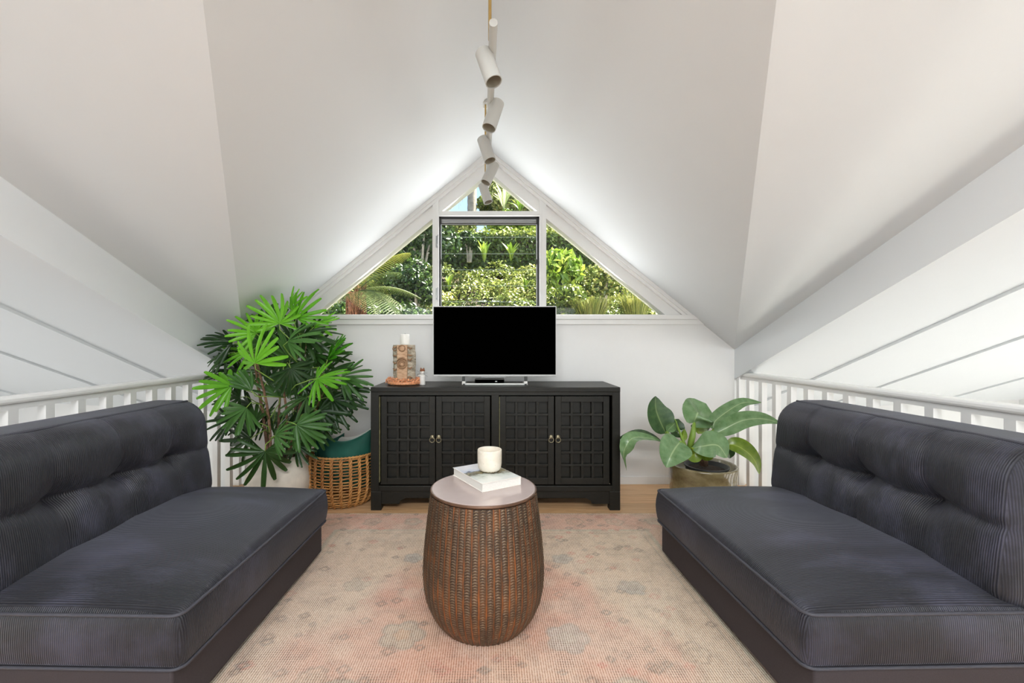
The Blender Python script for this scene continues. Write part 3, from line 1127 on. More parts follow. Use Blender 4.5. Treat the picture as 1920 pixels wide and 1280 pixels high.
# ------------------------------------------------------------------ sofas
def make_sofa():
    L2 = 0.545
    root = thing('sofa', 'armless tufted corduroy sofa with blue-black sheen beside the fan palm', 'sofa', (-1.36, 1.835, 0.0), 0.0)
    # base
    v, f = rounded(-.49, .452, -L2 + .002, L2 - .002, .026, .20, (.012, .012, .012), (.3, .4, .2))
    MB().add(v, f).build('base', M['basefabric'], root, smooth=True)
    for sx in (-.40, .37):
        for sy in (-1, 1):
            MB().lathe([(.022, 0.0), (.026, .004), (.030, .032)], 16, (sx, sy * (L2 - .10), 0.010 if sx > 0 else 0.0005)).build('foot', M['blackplastic'], root)
    # seat cushion with a crowned top
    zt, zb = .358, .192
    X0, X1 = -.36, .478
    v, f = rounded(X0, X1, -L2, L2, zb, zt, (.024, .034, .022), (.022, .026, .03))
    cxm, hx = (X0 + X1) / 2 + 0.02, (X1 - X0) / 2
    for p in v:
        u = max(0, 1 - abs((p[0] - cxm) / hx) ** 2.6)
        w = max(0, 1 - abs(p[1] / L2) ** 2.5)
        if p[2] > (zt + zb) / 2:
            k = (p[2] - (zt + zb) / 2) / ((zt - zb) / 2)
            p[2] += 0.068 * k * (u ** 0.7) * (w ** 0.6)
            p[2] += 0.004 * k * math.sin(9 * p[1] + 2 * p[0]) * u * w
        # the boxing bulges a little
        zz = (p[2] - zb) / (zt - zb)
        if 0 < zz < 1:
            bl = math.sin(PI * zz) * 0.012
            if p[0] > X1 - .03:
                p[0] += bl
            if p[1] > L2 - .035:
                p[1] += bl * .6
            if p[1] < -L2 + .035:
                p[1] -= bl * .6
    MB().add(v, f).build('seat_cushion', M['corduroy'], root, smooth=True)
    for z, nm in ((zt - .004, 'piping'), (zb + .006, 'piping')):
        xf, yl, rr = X1 + .001, L2 + .001, .034
        pts = [(X0 + .05, -yl, z)]
        pts += [(x, -yl, z) for x in np.linspace(-.2, xf - rr, 8)]
        pts += [(xf - rr + rr * math.sin(a), -yl + rr - rr * math.cos(a), z) for a in np.linspace(.2, PI / 2, 6)]
        pts += [(xf, y, z) for y in np.linspace(-yl + rr * 1.5, yl - rr * 1.5, 14)]
        pts += [(xf - rr + rr * math.cos(a), yl - rr + rr * math.sin(a), z) for a in np.linspace(0, PI / 2 - .2, 6)]
        pts += [(x, yl, z) for x in np.linspace(xf - rr, X0 + .05, 8)]
        MB().tube(pts, .0052, 8).build(nm, M['piping'], root, smooth=True)
    # tufted back cushion
    bx0, bx1, bz0, bz1 = -.475, -.112, .30, .838
    v, f = rounded(bx0, bx1, -L2, L2, bz0, bz1, (.125, .040, .115), (.05, .0125, .0115))
    bys = (-.28, 0.0, .28)
    bz = .590
    for p in v:
        fr = (p[0] - (bx0 + bx1) / 2) / ((bx1 - bx0) / 2)
        y, z = p[1], p[2]
        if fr > -0.2:
            k = min(1.0, max(0.0, (fr + .2) / .7))
            d = 0.0
            for by in bys:
                rr = math.hypot((y - by) * .8, z - bz)
                d += 0.036 * math.exp(-(rr / .05) ** 2)
                d += 0.0065 * math.exp(-((y - by + 0.02 * math.sin((z - bz) * 7)) / .007) ** 2)
            ends = 1 - (abs(y) / L2) ** 3
            lz = z - bz - 0.004 * math.sin(y * 23)
            d += 0.024 * math.exp(-(lz / .015) ** 2) * (0.12 + .88 * ends)
            d += 0.018 * math.exp(-(lz / .06) ** 2) * ends
            # small pull folds that run out from the buttons
            for by in bys:
                t = y - by
                if abs(t) < .14:
                    d += 0.006 * math.exp(-((lz + .018 + .10 * abs(t)) / .006) ** 2) * math.exp(-(t / .07) ** 2)
                    d += 0.004 * math.exp(-((lz - .02 - .14 * abs(t)) / .007) ** 2) * math.exp(-(t / .06) ** 2)
            d -= 0.014 * abs(math.sin(PI * (y + .0) / .28)) * ends
            p[0] -= d * k
        p[0] -= 0.055 * (z - bz0) / (bz1 - bz0)
        p[1] *= 1 - 0.012 * max(0, (z - .6) / .24)
    MB().add(v, f).build('back_cushion', M['corduroy'], root, smooth=True)
    zt = bz1 - .012
    xx = bx1 - .055 - .085
    pts = [(xx - .03, -L2 + .028, zt - .01)] + [(xx - .004 * math.sin(i * .9), y, zt + .0075) for i, y in enumerate(np.linspace(-L2 + .05, L2 - .05, 20))] + [(xx - .03, L2 - .028, zt - .01)]
    MB().tube(pts, .0055, 8).build('piping', M['piping'], root, smooth=True)
    return root


sofa_l = make_sofa()
sofa_l.rotation_euler = (0, 0, math.radians(-1.3))
sofa_r = dup(sofa_l)
sofa_r.location = (1.385, 1.84, 0.0)
sofa_r.rotation_euler = (0, 0, PI + math.radians(1.3))
sofa_r['label'] = 'armless tufted corduroy sofa in grey-black beside the squat glazed pot'
for s_ in (sofa_l, sofa_r):
    s_['group'] = 'pair of armless sofas'


# ------------------------------------------------------------------ drum side table
def side_table():
    root = thing('side_table', 'bronze embossed drum side table with pale round top on the rug', 'side table', (-0.025, 1.826, 0.0098))
    zt = 0.54
    prof = [(0.0, .172), (.02, .190), (.05, .211), (.10, .233), (.15, .243), (.20, .2465), (.27, .244), (.34, .238), (.42, .229), (.49, .220), (.527, .2155)]

    def rad(z):
        for (a, ra), (b_, rb) in zip(prof, prof[1:]):
            if z <= b_:
                t = (z - a) / (b_ - a)
                return ra + (rb - ra) * t
        return prof[-1][1]
    MB().lathe([(r - .006, z) for z, r in prof], 58).build('core', M['rib'], root, smooth=True)
    N = 54
    da = 2 * PI / N
    nu, nz = 11, 230
    per = 0.0098
    ribs = []
    for var in range(6):
        rv = random.Random(var)
        vs, cols = [], []
        for i in range(nz + 1):
            z = 0.525 * i / nz
            r0 = rad(z)
            wob = 0.10 * math.sin(z * 31 + var * 2) + 0.05 * math.sin(z * 77 + var)
            for j in range(nu):
                u = j / (nu - 1) * 2 - 1
                a = u * da / 2
                seam = math.exp(-((abs(u) - .95) / .10) ** 2)
                uu = u + wob * (1 - u * u)
                ph = z / per + 1.05 * (uu * uu) + rv.random() * .10 + var * .37
                t = ph % 1.0
                h = max(0.0, 1 - abs(t - .5) / .34) ** 0.8 * max(0, 1 - (abs(u) / .80) ** 6)
                body = max(0, 1 - u * u)
                vs.append(((r0 - .003 + 0.003 * body + 0.0030 * h + 0.0036 * seam) * math.cos(a - PI / 2), (r0 - .003 + 0.003 * body + 0.0030 * h + 0.0036 * seam) * math.sin(a - PI / 2), z))
                cols.append((h, seam, 0))
        fs = [(i * nu + j, i * nu + j + 1, (i + 1) * nu + j + 1, (i + 1) * nu + j) for i in range(nz) for j in range(nu - 1)]
        b = MB()
        b.add(vs, fs)
        rib = b.build('carved_rib', M['rib'], root, smooth=True)
        color_attr(rib, 'relief', cols)
        ribs.append(rib)
    order = list(range(6)) + [random.randrange(6) for _ in range(N - 6)]
    random.shuffle(order)
    used = set()
    for k, var in enumerate(order):
        c = ribs[var] if var not in used else link_copy(ribs[var], root)
        used.add(var)
        c.rotation_euler = (0, 0, k * da)
    b = MB()
    b.lathe([(0, .527), (.2155, .527), (.2185, .530), (.2185, .535), (.216, .538), (0.210, .5385)], 72, cap=False)
    b.build('rim', M['copperrim'], root, smooth='auto')
    MB().lathe([(0, .5300), (.2105, .5300), (.2118, .534), (.2118, .5385), (.210, .5402), (0, .5402)], 72, cap=False).build('table_top', M['ttop'], root, smooth='auto')


side_table()

# book on the table
bk = thing('book', 'white hardback book with landscape cover lying on the bronze side table', 'book', (-0.0170, 1.9125, 0.5502))
e1 = Vector((0.135, -0.227, 0)).normalized()
bk.rotation_euler = (0, 0, math.atan2(e1.y, e1.x) - PI / 2 + PI)
bl, bw, bh = 0.264 / 2, 0.187 / 2, 0.035
MB().box(-bw, bw, -bl, bl, 0, .0025).build('back_board', M['boards'], bk, bevel=.0008)
MB().box(-bw, bw, -bl, bl, bh - .0025, bh - .0002).build('front_board', M['boards'], bk, bevel=.0008)
MB().box(-bw + .002, bw - .002, -bl + .002, bl - .002, bh - .0004, bh).build('cover_print', M['cover'], bk)
MB().box(-bw + .004, bw - .003, -bl + .004, bl - .004, .0025, bh - .0025).build('page_block', M['paper'], bk)
MB().box(bw - .003, bw, -bl, bl, .001, bh - .001).build('spine', M['boards'], bk, bevel=.0008)

mg = thing('ceramic_tumbler', 'cream speckled ceramic tumbler standing on the white book', 'tumbler', (0.0, 1.925, 0.5854))
MB().lathe([(0, 0), (.034, 0), (.042, .004), (.0495, .016), (.0525, .034), (.0530, .080), (.0522, .094), (.0508, .0955), (.0494, .094), (.0496, .06), (.047, .022), (.036, .014), (0, .0135)], 48, cap=False).build('body', M['mug'], mg, smooth=True)
MB().lathe([(0, .05), (.0487, .05), (.0487, .054), (0, .0545)], 32, cap=False).build('wax_fill', M['candle'], mg, smooth=True)
MB().tube([(0.002, 0, .054), (.003, .001, .066)], .0012, 6).build('wick', M['wire'], mg)


# ------------------------------------------------------------------ sideboard
def sideboard():
    w, d, h = 1.696, 0.45, 0.838
    root = thing('sideboard', 'black wooden sideboard with four lattice doors against the window wall', 'sideboard', (0.04 - w / 2, 3.007, 0))
    wood = M['cab']
    for x in (0, w - .055):
        MB().box(x, x + .055, 0, .055, .13, h - .03).build('front_post', wood, root, bevel=.003)
    for x, sx in ((0, .072), (w - .072, .072)):
        for y in (0, d - .06):
            MB().box(x, x + sx, y, y + .06, 0, .13).build('leg', wood, root, bevel=.004)
    for x in (0.008, w - .026):
        MB().box(x, x + .018, .055, d, .13, h - .03).build('side_panel', wood, root)
    MB().box(.02, w - .02, d - .012, d, .13, h - .03).build('back_panel', wood, root)
    MB().box(0, w, -.004, d, h - .034, h).build('top_board', wood, root, bevel=.004)
    MB().box(.055, w - .055, .001, .045, h - .055, h - .032).build('top_rail', wood, root)
    MB().box(.055, w - .055, -.001, .045, .13, .1675).build('bottom_rail', wood, root, bevel=.003)
    MB().box(.055, w - .055, .02, d - .02, .14, .16).build('bottom_board', wood, root)
    MB().box(.8195, .872, .001, .055, .1675, h - .05).build('centre_post', wood, root, bevel=.003)
    pts = [(.072, .13), (.072, .042), (.19, .042), (.196, .060), (.215, .072), (.235, .082)]
    full = pts + [(w - x, z) for x, z in reversed(pts)]
    b = MB()
    b.prism([(x, .010, z) for x, z in full], (0, .02, 0))
    b.build('apron', wood, root, recalc=True)
    dw, z0, z1 = .3686, .175, .775
    for i, x0 in enumerate((.069, .443, .8775, 1.2545)):
        b = MB()
        st, tr, br = .041, .038, .045
        y0, y1 = .005, .040
        b.box(x0, x0 + st, y0, y1, z0, z1).box(x0 + dw - st, x0 + dw, y0, y1, z0, z1)
        b.box(x0 + st, x0 + dw - st, y0, y1, z1 - tr, z1).box(x0 + st, x0 + dw - st, y0, y1, z0, z0 + br)
        door = b.build('door', wood, root, bevel=.0018)
        MB().box(x0 + st - .002, x0 + dw - st + .002, .0345, .040, z0 + br - .002, z1 - tr + .002).build('panel', wood, door)
        lx0, lx1, lz0, lz1 = x0 + st, x0 + dw - st, z0 + br, z1 - tr
        bw_ = .0175
        for k in range(1, 4):
            xc = lx0 + (lx1 - lx0) * k / 4
            MB().box(xc - bw_ / 2, xc + bw_ / 2, .0065, .036, lz0, lz1).build('lattice_bar', wood, door, bevel=.0015)
        for k in range(1, 6):
            zc = lz0 + (lz1 - lz0) * k / 6
            MB().box(lx0, lx1, .0060, .0358, zc - .0078, zc + .0078).build('lattice_bar', wood, door, bevel=.0015)
        hx = x0 + dw - .020 if i % 2 == 0 else x0 + .019
        hz = .487
        b = MB()
        b.lathe([(0, 0), (.016, 0), (.013, .005), (.007, .008), (0, .009)], 16, (0, 0, 0))
        b.v = [(hx + p[0], .007 - p[2], hz + .012 + p[1]) for p in b.v]
        b.ring((hx, -.003, hz - .007), .0165, .0034, 'y', 24, 8)
        b.build('ring_pull', M['ring'], door, smooth=True)
    for x in (.0575, .8735):
        MB().box(x, x + .0035, .003, .03, .19, .772).build('hinge_edge_strip', M['olive'], root)  # thin olive strips along the hinge side
    return root


sideboard()

# television
tv = thing('tv', 'flat television with black screen and silver foot on the sideboard', 'television', (0.037, 3.20, 0.838))
hw = 0.889 / 2
zb, zt = .058, .565
v, f = rounded(-hw, hw, -.012, .022, zb, zt, (.004, .004, .004), (.5, .1, .5))
MB().add(v, f).build('casing', M['tvwhite'], tv, smooth='auto')
MB().box(-hw + .005, hw - .006, -.0135, -.010, zb + .014, zt - .006).build('screen', M['screen'], tv)
MB().box(-hw * .6, hw * .6, .02, .045, zb + .05, zt - .12).build('back_housing', M['blackplastic'], tv, bevel=.01)
MB().box(-.10, .08, -.006, .01, zb - .008, zb - .0005).build('sensor_bar', M['alu'], tv, bevel=.002)
for sx in (-.225, .225):
    b = MB()
    b.box(sx - .010, sx + .010, -.006, .012, .018, zb + .004)
    b.build('stand_leg', M['blackplastic'], tv, bevel=.002)
    k = 1 if sx < 0 else -1
    b = MB()
    b.prism([(sx - .010, -.030, .0005), (sx + .016 * k + (.0 if k > 0 else 0), -.030, .0005), (sx + .014 * k, -.02, .024), (sx - .010 * k, -.02, .024)] if k > 0 else
            [(sx - .016, -.030, .0005), (sx + .010, -.030, .0005), (sx + .010, -.02, .024), (sx - .014, -.02, .024)], (0, .03, 0))
    b.build('stand_foot', M['silver'], tv, recalc=True)
MB().box(-.228, .228, -.045, -.028, .0005, .012).build('stand_bar', M['silver'], tv, bevel=.002)
MB().box(-.228, -.21, -.045, .12, .0005, .010).box(.21, .228, -.045, .12, .0005, .010).build('stand_runner', M['silver'], tv, bevel=.002)
sb = thing('media_box', 'small black media box on the sideboard under the television', 'media box', (-0.0005, 3.235, 0.8382))
MB().box(-.108, .108, -.03, .09, .004, .036).build('case', M['blackplastic'], sb, bevel=.003)
MB().box(-.104, .104, -.0315, -.029, .007, .033).build('front_panel', M['screen'], sb)
MB().box(.04, .055, -.0325, -.03, .018, .024).build('button', M['alu'], sb)
for sx in (-.09, .09):
    MB().box(sx - .01, sx + .01, -.02, .08, 0, .0045).build('foot', M['nursery'], sb)

# log candle holder, candle, wreath, figurine
lg = thing('log_candle_holder', 'upright carved log candle holder inside the orange shell wreath', 'candle holder', (-0.616, 3.19, 0.8385))
H = 0.285
b = MB()
seg = 36
vs = []
nzz = 20
for i in range(nzz + 1):
    z = H * i / nzz
    for k in range(seg):
        a = 2 * PI * k / seg
        r = .079 + .004 * math.sin(3 * a + 9 * z) + .003 * math.sin(7 * a + 40 * z) + random.uniform(-.0015, .0015)
        vs.append((r * math.cos(a), r * math.sin(a) * .8, z))
fs = [(i * seg + k, i * seg + (k + 1) % seg, (i + 1) * seg + (k + 1) % seg, (i + 1) * seg + k) for i in range(nzz) for k in range(seg)]
fs += [tuple(reversed(range(seg))), tuple(nzz * seg + k for k in range(seg))]
b.add(vs, fs)
b.build('log', M['logbark'], lg, smooth='auto')
MB().box(-.036, .036, -.080, -.045, .002, H).build('bare_face', M['logwood'], lg, bevel=.004)
b = MB()
b.ring((0, -.082, .150), .030, .006, 'y', 24, 8)
b.ring((0, -.081, .150), .016, .006, 'y', 20, 8)
b.tube([(-.034, -.083, .172), (-.018, -.086, .190), (.0, -.087, .195), (.018, -.086, .190), (.034, -.083, .172)], [.003, .006, .006, .006, .003], 8)
b.build('carved_knot', M['logdark'], lg, smooth=True)
b = MB()
for sx, zs in ((-1, (.275, .21, .16, .115, .05)), (1, (.27, .22, .185, .125, .06))):
    for z in zs:
        b.tube([(sx * .040, -.071, z), (sx * .054, -.066, z - .012 * random.random()), (sx * .068, -.055, z + .01 * random.uniform(-1, 1))], [.004, .007, .003], 6)
b.ring((0, -.081, .262), .022, .004, 'y', 20, 6)
b.ring((-.055, -.060, .258), .014, .003, 'y', 16, 6)
b.build('bark_knobs', M['logdark'], lg, smooth=True, kind='stuff')
cd = thing('pillar_candle', 'short white pillar candle on top of the carved log', 'candle', (-0.610, 3.185, 0.8385 + H + .0005))
MB().lathe([(0, 0), (.032, 0), (.033, .003), (.033, .074), (.031, .0765), (.026, .0755), (0, .0715)], 32, cap=False).build('wax', M['candle'], cd, smooth=True)
MB().tube([(0, 0, .071), (.001, 0, .079), (.003, 0, .083)], .0013, 6).build('wick', M['wire'], cd)
wr = thing('shell_wreath', 'low orange and pink shell wreath lying around the log', 'wreath', (-0.612, 3.19, 0.8385))
b = MB()
b.ring((0, 0, .016), .112, .012, 'z', 40, 8)
b.build('wreath_ring', M['shell'], wr, smooth=True)
b = MB()
for i in range(330):
    a = random.uniform(0, 2 * PI)
    q = random.uniform(0, PI)
    rr = .112 + .02 * math.cos(q)
    c = Vector((rr * math.cos(a), rr * math.sin(a) * .93, .016 + .026 * math.sin(q) + random.uniform(-.004, .006)))
    s = random.uniform(.005, .010)
    d = [Vector((random.gauss(0, 1), random.gauss(0, 1), random.gauss(0, 1))).normalized() * s for _ in range(3)]
    b.add([c + d[0], c + d[1], c + d[2], c + Vector((0, 0, s * 1.2)), c - d[0] * .6],
          [(0, 1, 3), (1, 2, 3), (2, 0, 3), (0, 4, 1), (1, 4, 2), (2, 4, 0)])
b.build('shell_flakes', M['shell'], wr, kind='stuff')
fg = thing('figurine', 'tiny white clay animal figurine with a brown cap beside the wreath', 'figurine', (-0.480, 3.165, 0.8385))
MB().lathe([(0, 0), (.017, 0), (.0175, .004), (.0165, .05), (.0155, .056), (0, .058)], 24, cap=False).build('pedestal', M['figwhite'], fg, smooth=True)
b = MB()
b.lathe([(0, .0), (.010, .003), (.014, .012), (.013, .022), (.008, .030), (0, .033)], 20, (0, -.002, .056), cap=False)
b.lathe([(0, .0), (.008, .003), (.010, .010), (.007, .016), (0, .018)], 16, (.004, -.012, .064), cap=False)
b.tube([(-.008, -.004, .060), (-.018, -.006, .056), (-.026, -.006, .050)], [.006, .006, .003], 8)
b.build('animal_body', M['figwhite'], fg, smooth=True)
b = MB()
b.lathe([(.0155, 0), (.0135, .008), (.007, .014), (0, .015)], 20, (.0, -.003, .080), cap=True)
for sx in (-1, 1):
    b.lathe([(.005, 0), (.003, .008), (0, .012)], 8, (sx * .008, -.003, .090))
b.build('cap', M['figbrown'], fg, smooth=True)
b = MB()
for k in range(7):
    a = random.uniform(-.9, .9)
    sd = -1 if k < 4 else 1
    b.tube([(.002 * sd, -.01, .066), (sd * .022, -.012, .066 + .016 * a), (sd * .032, -.012, .064 + .024 * a)], .0005, 5)
b.build('whiskers', M['wire'], fg, kind='stuff')


fg.scale = (1.22, 1.22, 1.22)


# ------------------------------------------------------------------ basket with cushions
def basket():
    cx, cy = -1.058, 3.205
    root = thing('wicker_basket', 'round open-weave wicker basket between the sideboard and the stone urn', 'basket', (cx, cy, 0))
    prof = [(0.0, .165), (.03, .197), (.07, .222), (.12, .240), (.20, .246), (.28, .244), (.36, .238)]

    def rad(z):
        for (a, ra), (b_, rb) in zip(prof, prof[1:]):
            if z <= b_:
                return ra + (rb - ra) * (z - a) / (b_ - a)
        return prof[-1][1]
    MB().lathe([(0, .003), (.160, .003), (.165, .010), (0, .012)], 40, cap=False).build('bottom', M['wicker'], root)
    NS = 25
    b = MB()
    for sgn in (-1, 1):      # one twisted stake: two strands round each other
        pts = []
        for i in range(41):
            z = .006 + .350 * i / 40
            tw = i * .95
            r = rad(z) + .0055 + .004 * math.cos(tw) * sgn
            yo = .0068 * math.sin(tw) * sgn
            pts.append((yo, -r, z))
        b.tube(pts, .0068, 6)
    stake = b.build('stake', M['wicker'], root, smooth=True)
    for k in range(1, NS):
        c = link_copy(stake, root)
        c.rotation_euler = (0, 0, 2 * PI * k / NS)
    nr = 17
    for k in range(nr):
        z = .014 + (.345 - .014) * k / (nr - 1)
        r = rad(z)
        seg = 112
        vs = []
        hh = .0046 + random.uniform(-.0006, .0008)
        for i in range(seg):
            a = 2 * PI * i / seg
            rr = r + .0022 * math.cos(a * NS / 1.0 + (PI if k % 2 else 0))
            zz = z + .0022 * math.sin(3 * a + k) + .0012 * math.sin(11 * a + 2 * k)
            for dr, dz in ((-.0015, -hh), (.0015, -hh), (.0022, 0), (.0015, hh), (-.0015, hh)):
                vs.append(((rr + dr) * math.cos(a), (rr + dr) * math.sin(a), zz + dz))
        fs = [(i * 5 + j, ((i + 1) % seg) * 5 + j, ((i + 1) % seg) * 5 + (j + 1) % 5, i * 5 + (j + 1) % 5) for i in range(seg) for j in range(5)]
        b = MB()
        b.add(vs, fs)
        b.build('weaver', M['wicker'], root, smooth=True)
    b = MB()
    for ph in (0, PI):
        pts = []
        for i in range(120):
            a = 2 * PI * i / 120
            pts.append(((.239 + .004 * math.cos(a * 30 + ph)) * math.cos(a), (.239 + .004 * math.cos(a * 30 + ph)) * math.sin(a), .361 + .004 * math.sin(a * 30 + ph)))
        b.tube(pts + [pts[0]], .0052, 6)
    b.build('rim', M['wicker'], root, smooth=True)
    for a in (PI + .42, .42):
        b = MB()
        ca, sa = math.cos(a), math.sin(a)
        t = Vector((-sa, ca, 0))
        n = Vector((ca, sa, 0))
        c = n * .238 + Vector((0, 0, .352))
        for ph in (0, PI):
            pts = []
            for i in range(25):
                q = PI * i / 24
                base = c + t * (.062 * math.cos(q)) + n * (.048 * math.sin(q)) + Vector((0, 0, .010 - .020 * math.sin(q)))
                pts.append(base + Vector((0, 0, .0045 * math.cos(i * 1.3 + ph))) + n * (.0045 * math.sin(i * 1.3 + ph)))
            b.tube(pts, .0062, 6)
        b.build('handle', M['wickerdark'], root, smooth=True)
    return cx, cy


bcx, bcy = basket()


def cushion(name, label, mat, pts_w, pts_h, loc, rx, rz, sag, puff=.055, curl=0.0):
    """A square pillow, w by h, with pinched corners and a sagging top edge."""
    n = 28
    vs, fs = [], []
    for side in (-1, 1):
        for i in range(n + 1):
            for j in range(n + 1):
                u, w = i / n * 2 - 1, j / n * 2 - 1
                e = max(0, (1 - abs(u) ** 2.4)) ** .62 * max(0, (1 - abs(w) ** 2.4)) ** .62
                x = pts_w / 2 * u * (1 - .07 * (1 - abs(w) ** 2))if False else pts_w / 2 * u * (1 - .06 * (1 - w * w))
                z = pts_h / 2 * w * (1 - .06 * (1 - u * u))
                z -= sag * (1 - u * u) ** 1.2 * (w + 1) / 2
                y = side * puff * e + .006 * math.sin(9 * u + 4 * w) * e + curl * u * u
                vs.append((x, y, z))
    o = (n + 1) ** 2
    for i in range(n):
        for j in range(n):
            a = i * (n + 1) + j
            q = (a, a + n + 1, a + n + 2, a + 1)
            fs.append(q)
            fs.append(tuple(reversed([k + o for k in q])))
    b = MB()
    b.add(vs, fs)
    ob = b.build('pillow_body', M[mat], None, smooth=True)
    bm = bmesh.new()
    bm.from_mesh(ob.data)
    bmesh.ops.remove_doubles(bm, verts=bm.verts, dist=1e-4)
    bmesh.ops.recalc_face_normals(bm, faces=bm.faces)
    bm.to_mesh(ob.data)
    bm.free()
    ob.name = name
    ob.location = loc
    ob.rotation_euler = (rx, 0, rz)
    tag(ob, label, 'cushion')
    return ob


cushion('cushion', 'emerald green velvet cushion slumped in the wicker basket', 'velvet', .43, .42, (bcx + .010, bcy - .085, .330), -.16, 0.0, .085, .070, curl=.05)
cushion('cushion', 'ivory cushion tucked behind the green one in the wicker basket', 'velvetwhite', .40, .40, (bcx + .0, bcy + .075, .325), -.12, 0.0, .075, .06, curl=.03)
cushion('cushion', 'dark teal fold of the green cushion at the basket handle behind the palm', 'velvet', .25, .36, (bcx - .10, bcy + .01, .285), -.06, .9, .02, .03, curl=.0)  # separate piece standing in for a fold of the green cushion


# ------------------------------------------------------------------ fan palm in the urn
def fan_mesh(n, spread, L, seed, droop, wid=.030):
    r = random.Random(seed)
    b = MB()
    for k in range(n):
        t = k / (n - 1) * 2 - 1
        th = t * spread / 2 + r.uniform(-.05, .05)
        ln = L * (1 - .28 * abs(t) ** 1.6) * r.uniform(.9, 1.06)
        w = wid * r.uniform(.85, 1.1) * (1 - .25 * abs(t))
        d = Vector((math.sin(th), math.cos(th), 0))
        s = Vector((math.cos(th), -math.sin(th), 0))
        dr = droop * r.uniform(.4, 1.9)
        lift = r.uniform(-.22, .22) - .10 * abs(t)
        st = 6
        vs = []
        for i in range(st + 1):
            u = i / st
            c = d * (ln * u) + Vector((0, 0, ln * (lift * u - dr * u * u)))
            ww = w * (0.16 + .84 * min(1, (u / .45)) ** .8) * (1 if u < .8 else 1 - .42 * (u - .8) / .2) / 2
            fold = .85 * ww
            vs += [c - s * ww + Vector((0, 0, -fold * .2)), c + Vector((0, 0, -fold)), c + s * ww + Vector((0, 0, -fold * .2))]
        fs = []
        for i in range(st):
            fs += [(i * 3, i * 3 + 1, i * 3 + 4, i * 3 + 3), (i * 3 + 1, i * 3 + 2, i * 3 + 5, i * 3 + 4)]
        # blunt, notched tip
        tip = d * (ln * 1.02) + Vector((0, 0, ln * (lift - dr * 1.03)))
        vs.append(tip)
        m = st * 3
        fs += [(m, m + 1, len(vs) - 1), (m + 1, m + 2, len(vs) - 1)]
        b.add(vs, fs)
    return b


def place(o, hub, direction, normal, sc=1.0):
    y = Vector(direction).normalized()
    z = Vector(normal)
    z = (z - y * z.dot(y)).normalized()
    x = y.cross(z)
    m = Matrix((x, y, z)).transposed().to_4x4()
    m.translation = hub
    o.matrix_local = m @ Matrix.Diagonal((sc, sc, sc, 1))


